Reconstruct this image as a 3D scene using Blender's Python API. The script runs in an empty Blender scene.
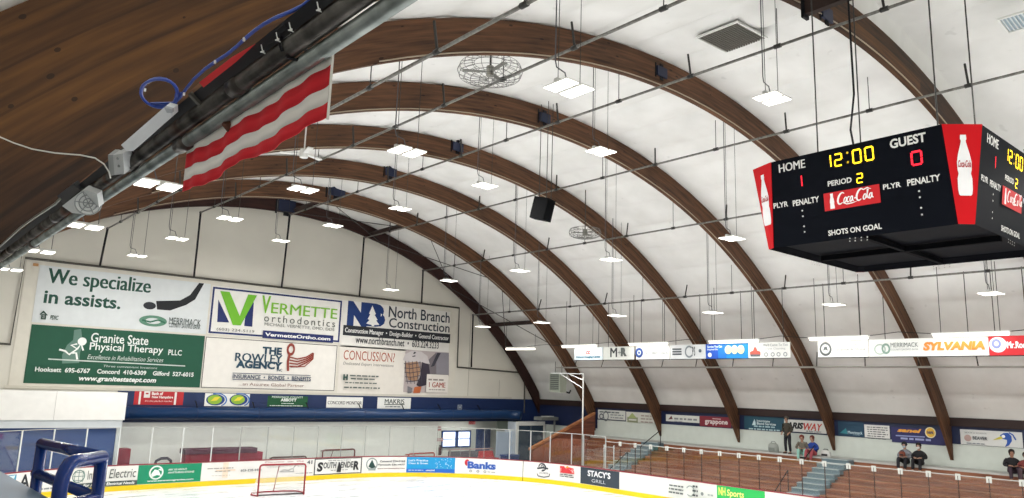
import bpy, bmesh, math, random
from math import sin, cos, pi, sqrt, atan2, hypot, radians
from mathutils import Vector, Matrix
random.seed(7)
SC = bpy.context.scene
COL = SC.collection
V = Vector

# ------------------------------------------------------------------ camera
YAW, PIT, ROLL, FPX = 0.7070875, 0.1827097, 0.0318339, 760.0
CH = 4.45
CAM = V((0, 0, CH))
cf = V((sin(YAW)*cos(PIT), cos(YAW)*cos(PIT), sin(PIT)))
cr0 = V((cos(YAW), -sin(YAW), 0)); cu0 = cr0.cross(cf)
CR = cr0*cos(ROLL) + cu0*sin(ROLL); CU = -cr0*sin(ROLL) + cu0*cos(ROLL)
cam = bpy.data.cameras.new('camera'); camo = bpy.data.objects.new('camera', cam); COL.objects.link(camo)
cam.sensor_fit = 'HORIZONTAL'; cam.sensor_width = 36.0; cam.lens = 36.0*FPX/1024
cam.clip_start = 0.05; cam.clip_end = 300
Mx = Matrix((CR, CU, -cf)).transposed().to_4x4(); Mx.translation = CAM
camo.matrix_world = Mx
SC.camera = camo

def ray(x, y): return cf + CR*((x-512)/FPX) - CU*((y-249)/FPX)
def at(x, y, ax, val):
    d = ray(x, y); return CAM + d*((val-CAM[ax])/d[ax])

# ------------------------------------------------------------------ materials
def lin(c):
    c /= 255.0
    return c/12.92 if c <= .04045 else ((c+.055)/1.055)**2.4
def rgb(h): return (lin(int(h[0:2], 16)), lin(int(h[2:4], 16)), lin(int(h[4:6], 16)), 1)
MATS = {}
def mat(h, rough=.6, metal=0, emit=0, noise=.06, scale=3.0, spec=.4):
    """plain coloured surface with a slight procedural unevenness"""
    k = (h, rough, metal, emit, noise, scale, spec)
    if k in MATS: return MATS[k]
    m = bpy.data.materials.new('surface_'+h); m.use_nodes = True
    nt = m.node_tree; b = nt.nodes['Principled BSDF']; c = rgb(h)
    b.inputs['Roughness'].default_value = rough; b.inputs['Metallic'].default_value = metal
    b.inputs['Specular IOR Level'].default_value = spec
    tc = nt.nodes.new('ShaderNodeTexCoord'); nz = nt.nodes.new('ShaderNodeTexNoise')
    nz.inputs['Scale'].default_value = scale; nz.inputs['Detail'].default_value = 4
    nt.links.new(tc.outputs['Object'], nz.inputs['Vector'])
    mx = nt.nodes.new('ShaderNodeMix'); mx.data_type = 'RGBA'
    mx.inputs[6].default_value = tuple(v*(1-noise*1.6) for v in c[:3])+(1,)
    mx.inputs[7].default_value = tuple(min(1, v*(1+noise)) for v in c[:3])+(1,)
    nt.links.new(nz.outputs['Fac'], mx.inputs[0]); nt.links.new(mx.outputs[2], b.inputs['Base Color'])
    if emit:
        b.inputs['Emission Color'].default_value = c; b.inputs['Emission Strength'].default_value = emit
    MATS[k] = m
    return m

def nodes(name):
    m = bpy.data.materials.new(name); m.use_nodes = True
    return m, m.node_tree, m.node_tree.nodes['Principled BSDF']
def math_node(nt, op, a, b=None):
    n = nt.nodes.new('ShaderNodeMath'); n.operation = op
    for i, v in enumerate((a, b)):
        if v is None: continue
        if isinstance(v, (int, float)): n.inputs[i].default_value = v
        else: nt.links.new(v, n.inputs[i])
    return n.outputs[0]
def ramp(nt, fac, stops):
    r = nt.nodes.new('ShaderNodeValToRGB'); e = r.color_ramp.elements
    e[0].position, e[0].color = stops[0]; e[1].position, e[1].color = stops[-1]
    for p, c in stops[1:-1]:
        q = e.new(p); q.color = c
    nt.links.new(fac, r.inputs[0]); return r.outputs[0]
def mixc(nt, fac, a, b, mode='MIX'):
    n = nt.nodes.new('ShaderNodeMix'); n.data_type = 'RGBA'; n.blend_type = mode
    if isinstance(fac, (int, float)): n.inputs[0].default_value = fac
    else: nt.links.new(fac, n.inputs[0])
    for i, v in ((6, a), (7, b)):
        if isinstance(v, tuple): n.inputs[i].default_value = v
        else: nt.links.new(v, n.inputs[i])
    return n.outputs[2]

def glulam(name, dark, mid, light, lam=.10, knot=.5, zc=-8.25, vary=.13, joint=3.1, ks=2.0):
    """laminated timber: boards that follow the arch, grain along it, knots"""
    m, nt, b = nodes(name)
    tc = nt.nodes.new('ShaderNodeTexCoord'); sp = nt.nodes.new('ShaderNodeSeparateXYZ')
    nt.links.new(tc.outputs['Object'], sp.inputs[0])
    x, y = sp.outputs[0], sp.outputs[1]; z = math_node(nt, 'SUBTRACT', sp.outputs[2], zc)
    r = math_node(nt, 'SQRT', math_node(nt, 'ADD', math_node(nt, 'MULTIPLY', x, x), math_node(nt, 'MULTIPLY', z, z)))
    a = math_node(nt, 'MULTIPLY', math_node(nt, 'ARCTAN2', x, z), 21.0)
    li = math_node(nt, 'FLOOR', math_node(nt, 'DIVIDE', r, lam))
    fr = math_node(nt, 'FRACT', math_node(nt, 'DIVIDE', r, lam))
    wn = nt.nodes.new('ShaderNodeTexWhiteNoise'); wn.noise_dimensions = '2D'
    cb = nt.nodes.new('ShaderNodeCombineXYZ'); nt.links.new(li, cb.inputs[0])
    nt.links.new(math_node(nt, 'FLOOR', math_node(nt, 'ADD', math_node(nt, 'DIVIDE', a, joint), math_node(nt, 'MULTIPLY', li, .37))), cb.inputs[1])
    nt.links.new(cb.outputs[0], wn.inputs['Vector'])
    def noise(sx, sr, det, scale=1.0, off=None):
        c = nt.nodes.new('ShaderNodeCombineXYZ')
        nt.links.new(math_node(nt, 'MULTIPLY', a, sx), c.inputs[0]); nt.links.new(math_node(nt, 'MULTIPLY', r, sr), c.inputs[1])
        nt.links.new(math_node(nt, 'MULTIPLY', y, sr), c.inputs[2])
        n = nt.nodes.new('ShaderNodeTexNoise'); n.inputs['Scale'].default_value = scale; n.inputs['Detail'].default_value = det
        nt.links.new(c.outputs[0], n.inputs['Vector']); return n.outputs['Fac'], c
    g, _ = noise(.9, 14, 6)
    blot, _ = noise(.25, .8, 3)
    f = math_node(nt, 'ADD', math_node(nt, 'MULTIPLY', g, .72), math_node(nt, 'MULTIPLY', wn.outputs[0], vary))
    f = math_node(nt, 'ADD', f, math_node(nt, 'MULTIPLY', math_node(nt, 'SUBTRACT', blot, .5), .35))
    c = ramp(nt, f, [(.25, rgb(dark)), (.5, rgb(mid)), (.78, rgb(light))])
    seam = math_node(nt, 'LESS_THAN', fr, .07)
    c = mixc(nt, math_node(nt, 'MULTIPLY', seam, .30), c, rgb(dark))
    vo = nt.nodes.new('ShaderNodeTexVoronoi'); vo.inputs['Scale'].default_value = 1.0
    cc = nt.nodes.new('ShaderNodeCombineXYZ')
    nt.links.new(math_node(nt, 'MULTIPLY', a, ks), cc.inputs[0]); nt.links.new(math_node(nt, 'MULTIPLY', r, 5.0), cc.inputs[1])
    nt.links.new(cc.outputs[0], vo.inputs['Vector'])
    dist = math_node(nt, 'ADD', vo.outputs['Distance'], math_node(nt, 'MULTIPLY', math_node(nt, 'SUBTRACT', g, .5), .10))
    kn = math_node(nt, 'LESS_THAN', dist, knot*.20)
    kn2 = math_node(nt, 'MULTIPLY', kn, math_node(nt, 'GREATER_THAN', vo.outputs['Color'], .45))
    c = mixc(nt, math_node(nt, 'MULTIPLY', kn2, .75), c, rgb('160c08'))
    nt.links.new(c, b.inputs['Base Color']); b.inputs['Roughness'].default_value = .62
    b.inputs['Specular IOR Level'].default_value = .3
    return m

def mat_ice():
    m, nt, b = nodes('ice_surface')
    tc = nt.nodes.new('ShaderNodeTexCoord')
    n = nt.nodes.new('ShaderNodeTexNoise'); n.inputs['Scale'].default_value = .5; n.inputs['Detail'].default_value = 8
    mp = nt.nodes.new('ShaderNodeMapping'); mp.inputs['Scale'].default_value = (1, 3, 1)
    nt.links.new(tc.outputs['Object'], mp.inputs[0]); nt.links.new(mp.outputs[0], n.inputs['Vector'])
    nt.links.new(ramp(nt, n.outputs['Fac'], [(.3, rgb('e2e6ec')), (.6, rgb('f6f7f9'))]), b.inputs['Base Color'])
    nt.links.new(ramp(nt, n.outputs['Fac'], [(.35, (.18,)*3+(1,)), (.65, (.5,)*3+(1,))]), b.inputs['Roughness'])
    return m
def mat_ceiling():
    m, nt, b = nodes('white_insulation_fabric')
    tc = nt.nodes.new('ShaderNodeTexCoord')
    n = nt.nodes.new('ShaderNodeTexNoise'); n.inputs['Scale'].default_value = .9; n.inputs['Detail'].default_value = 6
    nt.links.new(tc.outputs['Object'], n.inputs['Vector'])
    c = ramp(nt, n.outputs['Fac'], [(.25, rgb('dcdcd8')), (.7, rgb('ebebe8'))])
    n2 = nt.nodes.new('ShaderNodeTexNoise'); n2.inputs['Scale'].default_value = 2.3; n2.inputs['Detail'].default_value = 2
    nt.links.new(tc.outputs['Object'], n2.inputs['Vector'])
    st = ramp(nt, n2.outputs['Fac'], [(.70, (0, 0, 0, 1)), (.76, (1, 1, 1, 1))])
    c = mixc(nt, math_node(nt, 'MULTIPLY', st, .25), c, rgb('a9a8a2'))
    nt.links.new(c, b.inputs['Base Color']); b.inputs['Roughness'].default_value = .75
    return m
def mat_glass():
    m = bpy.data.materials.new('clear_shield_glass'); m.use_nodes = True
    nt = m.node_tree; nt.nodes.clear()
    o = nt.nodes.new('ShaderNodeOutputMaterial'); mx = nt.nodes.new('ShaderNodeMixShader')
    t = nt.nodes.new('ShaderNodeBsdfTransparent'); t.inputs[0].default_value = (.965, .98, .975, 1)
    g = nt.nodes.new('ShaderNodeBsdfGlossy'); g.inputs['Roughness'].default_value = .03
    fr = nt.nodes.new('ShaderNodeFresnel'); fr.inputs[0].default_value = 1.4
    nt.links.new(math_node(nt, 'MULTIPLY', fr.outputs[0], .8), mx.inputs[0])
    nt.links.new(t.outputs[0], mx.inputs[1]); nt.links.new(g.outputs[0], mx.inputs[2]); nt.links.new(mx.outputs[0], o.inputs[0])
    return m
def mat_wood(name, dark, mid, light, sc=(.6, 9, 9)):
    m, nt, b = nodes(name)
    tc = nt.nodes.new('ShaderNodeTexCoord'); mp = nt.nodes.new('ShaderNodeMapping'); mp.inputs['Scale'].default_value = sc
    n = nt.nodes.new('ShaderNodeTexNoise'); n.inputs['Scale'].default_value = 1.2; n.inputs['Detail'].default_value = 5
    nt.links.new(tc.outputs['Object'], mp.inputs[0]); nt.links.new(mp.outputs[0], n.inputs['Vector'])
    nt.links.new(ramp(nt, n.outputs['Fac'], [(.3, rgb(dark)), (.5, rgb(mid)), (.7, rgb(light))]), b.inputs['Base Color'])
    b.inputs['Roughness'].default_value = .5
    return m
def mat_steel(name, a, c2, rust, metal=.6):
    m, nt, b = nodes(name)
    tc = nt.nodes.new('ShaderNodeTexCoord')
    n = nt.nodes.new('ShaderNodeTexNoise'); n.inputs['Scale'].default_value = 9; n.inputs['Detail'].default_value = 6
    nt.links.new(tc.outputs['Object'], n.inputs['Vector'])
    c = ramp(nt, n.outputs['Fac'], [(.3, rgb(a)), (.7, rgb(c2))])
    n2 = nt.nodes.new('ShaderNodeTexNoise'); n2.inputs['Scale'].default_value = 3.2
    nt.links.new(tc.outputs['Object'], n2.inputs['Vector'])
    c = mixc(nt, ramp(nt, n2.outputs['Fac'], [(.58, (0, 0, 0, 1)), (.68, (.7, .7, .7, 1))]), c, rgb(rust))
    nt.links.new(c, b.inputs['Base Color']); b.inputs['Roughness'].default_value = .33; b.inputs['Metallic'].default_value = metal
    return m
def mat_net():
    m = bpy.data.materials.new('knotted_net'); m.use_nodes = True
    nt = m.node_tree; b = nt.nodes['Principled BSDF']; o = nt.nodes['Material Output']
    b.inputs['Base Color'].default_value = rgb('ecebe6'); b.inputs['Roughness'].default_value = .8
    tc = nt.nodes.new('ShaderNodeTexCoord'); sp = nt.nodes.new('ShaderNodeSeparateXYZ'); nt.links.new(tc.outputs['Object'], sp.inputs[0])
    s = math_node(nt, 'ADD', sp.outputs[0], sp.outputs[2]); d = math_node(nt, 'SUBTRACT', sp.outputs[0], sp.outputs[2])
    f1 = math_node(nt, 'LESS_THAN', math_node(nt, 'FRACT', math_node(nt, 'MULTIPLY', s, 14)), .2)
    f2 = math_node(nt, 'LESS_THAN', math_node(nt, 'FRACT', math_node(nt, 'MULTIPLY', d, 14)), .2)
    f = math_node(nt, 'MAXIMUM', f1, f2)
    t = nt.nodes.new('ShaderNodeBsdfTransparent'); mx = nt.nodes.new('ShaderNodeMixShader')
    nt.links.new(f, mx.inputs[0]); nt.links.new(t.outputs[0], mx.inputs[1]); nt.links.new(b.outputs[0], mx.inputs[2])
    nt.links.new(mx.outputs[0], o.inputs['Surface'])
    return m

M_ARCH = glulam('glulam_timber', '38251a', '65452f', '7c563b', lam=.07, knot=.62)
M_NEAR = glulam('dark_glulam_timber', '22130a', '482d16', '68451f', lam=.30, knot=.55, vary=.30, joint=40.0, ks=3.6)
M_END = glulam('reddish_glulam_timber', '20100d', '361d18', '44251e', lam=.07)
M_ICE, M_CEIL, M_GLASS, M_NET = mat_ice(), mat_ceiling(), mat_glass(), mat_net()
M_BENCH = mat_wood('varnished_bleacher_plank', '6f4229', '966141', 'ad7a57', (9, .5, 9))
M_RISER = mat_wood('brown_riser_board', '5f3522', '804d33', '935f43', (9, .5, 9))
M_PARA = mat_wood('reddish_wall_boards', '57291a', '7a402a', '8d5236', (.5, 9, 9))
M_PIPE = mat_steel('rusty_steel_pipe', '2c2a28', '6a6763', '5b3320', .75)
M_DUCTP = mat_steel('galvanised_pipe', '6d7472', 'a3aaa7', '6a625a', .75)
M_SPRK = mat_steel('grey_sprinkler_pipe', '5d5c58', '86857f', '59504a', .3)
M_DARKST = mat('3a3a38', .5, .3); M_BLACK = mat('121318', .5, spec=.2); M_ALU = mat('b9bcbc', .4, .5)
M_NAVY = mat('162a54', .5); M_WHITE = mat('e9eae6', .6); M_WALL = mat('d6d3c8', .8, scale=.7)

# ------------------------------------------------------------------ mesh builder
class MB:
    def __init__(s): s.v = []; s.f = []; s.mi = []; s.mats = []
    def m(s, mt):
        if mt not in s.mats: s.mats.append(mt)
        return s.mats.index(mt)
    def add(s, vs, fs, mt):
        o = len(s.v); i = s.m(mt); s.v += [tuple(v) for v in vs]
        for f in fs: s.f.append([o+k for k in f]); s.mi.append(i)
        return s
    def box(s, c, d, mt, rot=None):
        hx, hy, hz = d[0]/2, d[1]/2, d[2]/2
        vs = [V((x, y, z)) for x in (-hx, hx) for y in (-hy, hy) for z in (-hz, hz)]
        if rot is not None: vs = [rot @ v for v in vs]
        c = V(c)
        return s.add([v+c for v in vs], [(0, 1, 3, 2), (4, 6, 7, 5), (0, 4, 5, 1), (2, 3, 7, 6), (0, 2, 6, 4), (1, 5, 7, 3)], mt)
    def bb(s, a, b, mt):
        a, b = V(a), V(b); return s.box((a+b)/2, [abs(b[i]-a[i]) for i in range(3)], mt)
    def tube(s, pts, r, mt, n=8, closed=False):
        pts = [V(p) for p in pts]; rs = r if isinstance(r, (list, tuple)) else [r]*len(pts)
        rings = []; up = None; N = len(pts)
        for i, p in enumerate(pts):
            if closed: t = pts[(i+1) % N]-pts[i-1]
            else: t = pts[min(i+1, N-1)]-pts[max(i-1, 0)]
            t.normalize()
            if up is None: up = V((0, 0, 1)) if abs(t.z) < .9 else V((1, 0, 0))
            a = t.cross(up)
            if a.length < 1e-5: a = t.cross(V((0, 1, 0)))
            a.normalize(); b = a.cross(t).normalized(); up = b
            rings.append([p+(a*cos(2*pi*k/n)+b*sin(2*pi*k/n))*rs[i] for k in range(n)])
        vs = [v for q in rings for v in q]; fs = []
        for i in range(N if closed else N-1):
            j = (i+1) % N
            for k in range(n): fs.append((i*n+k, i*n+(k+1) % n, j*n+(k+1) % n, j*n+k))
        if not closed: fs += [tuple(range(n))[::-1], tuple((N-1)*n+k for k in range(n))]
        return s.add(vs, fs, mt)
    def prism(s, poly, d, mt):
        """poly: 3D ring, d: extrusion vector"""
        d = V(d); P = [V(p) for p in poly]; n = len(P)
        fs = [tuple(range(n)), tuple(range(2*n-1, n-1, -1))]+[(i, i+n, (i+1) % n+n, (i+1) % n) for i in range(n)]
        return s.add(P+[p+d for p in P], fs, mt)
    def sphere(s, c, r, mt, nu=12, nv=8, sc=(1, 1, 1)):
        c = V(c); vs = []; fs = []
        for j in range(nv+1):
            a = pi*j/nv
            for i in range(nu):
                b = 2*pi*i/nu; vs.append(c+V((r*sc[0]*sin(a)*cos(b), r*sc[1]*sin(a)*sin(b), r*sc[2]*cos(a))))
        for j in range(nv):
            for i in range(nu): fs.append((j*nu+i, j*nu+(i+1) % nu, (j+1)*nu+(i+1) % nu, (j+1)*nu+i))
        return s.add(vs, fs, mt)
    def build(s, name, parent=None, smooth=False, kind=None, recalc=True):
        me = bpy.data.meshes.new(name)
        off = V(parent['_o']) if parent is not None else V((0, 0, 0))
        me.from_pydata([tuple(V(v)-off) for v in s.v], [], s.f)
        for mt in s.mats: me.materials.append(mt)
        me.polygons.foreach_set('material_index', s.mi)
        if recalc:
            bm = bmesh.new(); bm.from_mesh(me); bmesh.ops.recalc_face_normals(bm, faces=bm.faces); bm.to_mesh(me); bm.free()
        if smooth: me.polygons.foreach_set('use_smooth', [True]*len(me.polygons))
        me.update()
        o = bpy.data.objects.new(name, me); COL.objects.link(o)
        if parent is not None:
            o.parent = parent; o['_o'] = tuple(off)
        if kind: o['kind'] = kind
        return o

def tag(o, label, cat, group=None):
    o['label'] = label; o['category'] = cat
    if group: o['group'] = group
    return o
def thing(name, label, cat, loc=(0, 0, 0), group=None):
    o = bpy.data.objects.new(name, None); COL.objects.link(o); o.location = loc; o['_o'] = tuple(loc)
    o.empty_display_size = .1
    return tag(o, label, cat, group)
def struct(name, mb, smooth=False): return mb.build(name, None, smooth, 'structure')
def dup(root, loc, label, group=None):
    r = root.copy(); COL.objects.link(r); r.location = loc; r['label'] = label
    if group: r['group'] = group
    for ch in list(root.children):
        c = ch.copy(); COL.objects.link(c); c.parent = r
        for g in list(ch.children):
            q = g.copy(); COL.objects.link(q); q.parent = c
    return r
def lone(name, mb, label, cat, loc, group=None, smooth=False):
    """a thing that is one mesh, its origin at its base"""
    loc = V(loc); mb.v = [tuple(V(v)-loc) for v in mb.v]
    o = mb.build(name, None, smooth); o.location = loc; o['_o'] = tuple(loc)
    return tag(o, label, cat, group)

# ------------------------------------------------------------------ lettering
_TXT = {}
def glyphs(s, bold=0.0, shear=0.0, space=1.0):
    k = (s, bold, shear, space)
    if k in _TXT: return _TXT[k]
    cu = bpy.data.curves.new('t', 'FONT'); cu.body = s; cu.size = 1; cu.offset = bold; cu.shear = shear; cu.space_character = space
    cu.resolution_u = 3
    ob = bpy.data.objects.new('t', cu); COL.objects.link(ob)
    me = bpy.data.meshes.new_from_object(ob.evaluated_get(bpy.context.evaluated_depsgraph_get()))
    vs = [(v.co.x, v.co.y) for v in me.vertices]; fs = [tuple(p.vertices) for p in me.polygons]
    bpy.data.objects.remove(ob); bpy.data.curves.remove(cu); bpy.data.meshes.remove(me)
    x0 = min(v[0] for v in vs); x1 = max(v[0] for v in vs); y0 = min(v[1] for v in vs); y1 = max(v[1] for v in vs)
    _TXT[k] = ([((x-x0)/max(x1-x0, 1e-6), (y-y0)/max(y1-y0, 1e-6)) for x, y in vs], fs)
    return _TXT[k]
SEG = {'0': 'abcdef', '1': 'bc', '2': 'abged', '3': 'abgcd', '4': 'fgbc', '5': 'afgcd', '6': 'afgedc', '7': 'abc', '8': 'abcdefg', '9': 'abcdfg'}

class Canvas:
    """a flat (or bent) face that lettering and marks are laid on; u runs along it, v up"""
    def __init__(s, O, ux, uy): s.O, s.ux, s.uy = V(O), V(ux).normalized(), V(uy).normalized(); s.n = s.ux.cross(s.uy)
    def to3(s, u, v, off): return s.O+s.ux*u+s.uy*v+s.n*off
    def px(s, x, y):
        d = ray(x, y); p = CAM+d*((s.O-CAM).dot(s.n)/d.dot(s.n))-s.O
        return p.dot(s.ux), p.dot(s.uy)
class Sign:
    LAY = .004
    def __init__(s, cv): s.c = cv; s.items = []; s.k = 1
    def P(s, p): return s.c.px(*p)
    def put(s, part, vs3, fs, mt): s.items.append((part, vs3, fs, mt))
    def flat(s, vs2, fs, mt, part):
        s.k += 1; off = s.LAY*s.k
        s.put(part, [s.c.to3(u, v, off) for u, v in vs2], fs, mt)
    def finish(s, root):
        """marks that lie together become one part, marks that stand apart parts of their own"""
        by = {}
        for it in s.items: by.setdefault(it[0], []).append(it)
        for part, its in by.items():
            box = []
            for _, vs, _, _ in its:
                box.append(([min(v[i] for v in vs) for i in range(3)], [max(v[i] for v in vs) for i in range(3)]))
            par = list(range(len(its)))
            def find(i):
                while par[i] != i: i = par[i]
                return i
            for i in range(len(its)):
                for j in range(i):
                    (la, ha), (lb, hb) = box[i], box[j]
                    gap = sqrt(sum(max(0, la[q]-hb[q], lb[q]-ha[q])**2 for q in range(3)))
                    size = max(max(ha[q]-la[q] for q in range(3)), max(hb[q]-lb[q] for q in range(3)))
                    if gap <= max(.02, .45*size): par[find(i)] = find(j)
            grp = {}
            for i in range(len(its)): grp.setdefault(find(i), []).append(its[i])
            for g in grp.values():
                mb = MB()
                for _, vs, fs, mt in g: mb.add(vs, fs, mt)
                mb.build(part[0] if isinstance(part, tuple) else part, root, recalc=False)
        return root
    # every shape exists with uv input; _p variants take two opposite picture corners on the face
    def rect(s, a, b, h, part='print_panel', px=True, emit=0):
        (u0, v0), (u1, v1) = (s.P(a), s.P(b)) if px else (a, b)
        n = max(1, int(abs(u1-u0)/.4)) if isinstance(s.c, Bent) else 1
        vs = []; fs = []
        for i in range(n+1):
            u = u0+(u1-u0)*i/n; vs += [(u, v0), (u, v1)]
        for i in range(n): fs.append((2*i, 2*i+2, 2*i+3, 2*i+1))
        s.flat(vs, fs, h if not isinstance(h, str) else mat(h, emit=emit), part); return s
    def text(s, t, a, b, h, bold=0.0, shear=0.0, part='lettering', px=True, emit=0, space=1.0):
        """fitted to the box from lower left a to upper right b"""
        (u0, v0), (u1, v1) = (s.P(a), s.P(b)) if px else (a, b)
        key = (part, len(s.items)); m = mat(h, emit=emit, noise=.03)
        if bold and ('M' in t or 'W' in t):
            # wide capitals fill in when fattened: lay the plain letters twice, a hair apart, instead
            gv, gf = glyphs(t, 0.0, shear, space); e = min(bold*2, .07)*abs(v1-v0)*(1 if u1 > u0 else -1)
            s.flat([(u0+(u1-u0-e)*x, v0+(v1-v0)*y) for x, y in gv], gf, m, key); s.k -= .9
            s.flat([(u0+e+(u1-u0-e)*x, v0+(v1-v0)*y) for x, y in gv], gf, m, key); s.k -= .1
            return s
        gv, gf = glyphs(t, bold, shear, space)
        s.flat([(u0+(u1-u0)*x, v0+(v1-v0)*y) for x, y in gv], gf, m, key); return s
    def poly(s, pts, h, part='emblem', px=True, emit=0):
        q = [s.P(p) for p in pts] if px else pts
        s.flat(q, [tuple(range(len(q)))], mat(h, emit=emit), part); return s
    def disc(s, c, ru, rv, h, part='emblem', px=True, n=24, hole=0, a0=0, a1=2*pi):
        u, v = s.P(c) if px else c
        full = abs(a1-a0-2*pi) < 1e-6
        A = [a0+(a1-a0)*i/n for i in range(n if full else n+1)]
        if hole:
            vs = [(u+ru*cos(a), v+rv*sin(a)) for a in A]+[(u+ru*hole*cos(a), v+rv*hole*sin(a)) for a in A]; L = len(A)
            fs = [(i, (i+1) % L, (i+1) % L+L, i+L) for i in range(L if full else L-1)]
            s.flat(vs, fs, mat(h), part)
        else: s.flat([(u+ru*cos(a), v+rv*sin(a)) for a in A], [tuple(range(len(A)))], mat(h), part)
        return s
    def line(s, pts, w, h, part='emblem', px=True, emit=0):
        """stroke; w is one width or a list of widths in metres"""
        q = [V(s.P(p)) if px else V(p) for p in pts]; ws = w if isinstance(w, (list, tuple)) else [w]*len(q)
        vs = []; fs = []
        for i, p in enumerate(q):
            t = (q[min(i+1, len(q)-1)]-q[max(i-1, 0)]).normalized(); n = V((-t.y, t.x))*ws[i]/2
            vs += [tuple(p+n), tuple(p-n)]
        for i in range(len(q)-1): fs.append((2*i, 2*i+1, 2*i+3, 2*i+2))
        s.flat(vs, fs, mat(h, emit=emit), part); return s
    def frame(s, a, b, w, h, part='border'):
        (u0, v0), (u1, v1) = s.P(a), s.P(b); u0, u1 = min(u0, u1), max(u0, u1); v0, v1 = min(v0, v1), max(v0, v1)
        s.rect((u0, v0), (u1, v0+w), h, part, False); s.rect((u0, v1-w), (u1, v1), h, part, False)
        s.rect((u0, v0), (u0+w, v1), h, part, False); s.rect((u1-w, v0), (u1, v1), h, part, False); return s
    def greek(s, a, b, rows, h, part='lettering', seed=0):
        """lines of print too small to read: short dashes the length of words"""
        rnd = random.Random(seed); (u0, v0), (u1, v1) = s.P(a), s.P(b)
        rh = (v1-v0)/rows; s.k += 1; off = s.LAY*s.k
        for r in range(rows):
            u = u0+rnd.uniform(0, .06)*(u1-u0); end = u1-rnd.uniform(0, .25)*(u1-u0)
            while u < end:
                w = rh*rnd.uniform(.6, 2.2); y = v0+r*rh
                s.put(part, [s.c.to3(x, z, off) for x, z in ((u, y+rh*.2), (min(u+w, u1), y+rh*.2), (min(u+w, u1), y+rh*.62), (u, y+rh*.62))], [(0, 1, 2, 3)], mat(h))
                u += w+rh*.35
        return s
    def seg(s, ch, a, b, h, emit, part='digit'):
        """seven segment digit in the box a(lower left) b(upper right), uv"""
        (u0, v0), (u1, v1) = a, b; w, hh = u1-u0, v1-v0; t = w*.2
        E = {'a': ((u0, v1), (u1, v1)), 'd': ((u0, v0), (u1, v0)), 'g': ((u0, v0+hh/2), (u1, v0+hh/2)),
             'f': ((u0, v0+hh/2), (u0, v1)), 'e': ((u0, v0), (u0, v0+hh/2)), 'b': ((u1, v0+hh/2), (u1, v1)), 'c': ((u1, v0), (u1, v0+hh/2))}
        s.k += 1
        for q in SEG[ch]:
            p, r = V(E[q][0]), V(E[q][1]); d = (r-p).normalized()*t*.25; s.k -= 1
            s.line([p+d, r-d], t, h, part, False, emit)
        return s
def board_sign(name, label, cat, cv, a, b, h, thick=.03, group=None, border=None):
    """thin printed board hung on the face cv between picture corners a (lower left) and b (upper right)"""
    (u0, v0), (u1, v1) = cv.px(*a), cv.px(*b)
    mb = MB(); P = [cv.to3(u, v, 0) for u, v in ((u0, v0), (u1, v0), (u1, v1), (u0, v1))]
    mb.prism(P, cv.n*.004, mat(h)); mb.v = [tuple(V(p)) for p in mb.v]
    base = (P[0]+P[1])/2
    o = lone(name, mb, label, cat, base, group)
    return o, Sign(cv)

# ------------------------------------------------------------------ the hall's shape
X0, ZC, RI, RO = 16.0, -8.25, 20.88, 21.66          # arch centre line, inner and outer radius
YW = 36.95                                           # end wall
XR, XL = 34.10, -2.10
ARCHY = [7.32, 12.2, 17.08, 21.96, 26.84, 31.72, 36.6]
def roof_r(y): return RO+.02+(.58 if y < 7.4 else 0)+(.28 if y > 31.9 else 0)

# ceiling: white fabric bellied between the arches and the purlin lines
mb = MB(); ys = [-14+i*.61 for i in range(84)]+[7.33, 7.47, 31.88, 31.92]; ys = sorted([y for y in ys if y < YW]+[YW]); NP = 300
pa = math.asin((XR-X0)/(RO+.02)); rowsv = []
for y in ys:
    bay = max(0, min(1, ((y-7.32) / 4.88) % 1))
    for i in range(NP+1):
        ph = -pa*1.0+2*pa*i/NP
        pur = (ph*RO/1.55) % 1
        belly = .06*sin(pi*bay)*abs(sin(pi*pur))**.6 + .15*abs(sin(pi*pur))**.7*(.25+.75*sin(pi*bay)**.5)
        seam = .05 if min(pur, 1-pur) < .03 else 0
        belly *= max(0, min(1, (pa-abs(ph))/.16)); r = roof_r(y)-belly*.9+.05+seam
        rowsv.append((X0+r*sin(ph), y, ZC+r*cos(ph)))
fs = [(j*(NP+1)+i, j*(NP+1)+i+1, (j+1)*(NP+1)+i+1, (j+1)*(NP+1)+i) for j in range(len(ys)-1) for i in range(NP)]
mb.add(rowsv, fs, M_CEIL); struct('ceiling', mb, True)

# floor, ice
mb = MB(); mb.bb((-3, -14, -.2), (36, 41, -.02), mat('8f8e8a', .8)); struct('floor', mb)

RX, RY, RR, RXL = 26.9, 33.9, 8.5, .9
ARC = RR*pi/2
S1 = RY-RR; S2 = S1+ARC; S3 = S2+(RX-RXL-2*RR); S4 = S3+ARC
def bpath(s):
    """point and inward normal on the rink's edge, s measured up the long side, round the corner and along the end"""
    if s < S1: return (RX, s), (-1, 0)
    if s < S2:
        a = (s-S1)/RR; return (RX-RR+RR*cos(a), RY-RR+RR*sin(a)), (-cos(a), -sin(a))
    if s < S3: return (RX-RR-(s-S2), RY), (0, -1)
    a = pi/2+(s-S3)/RR; return (RXL+RR+RR*cos(a), RY-RR+RR*sin(a)), (-cos(a), -sin(a))
mb = MB(); ring = [bpath(i*S4/80)[0] for i in range(81)]+[(RXL, -12), (RX, -12)]
mb.prism([(x, y, -.015) for x, y in ring], (0, 0, .015), M_ICE); struct('ice_floor', mb)

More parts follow.
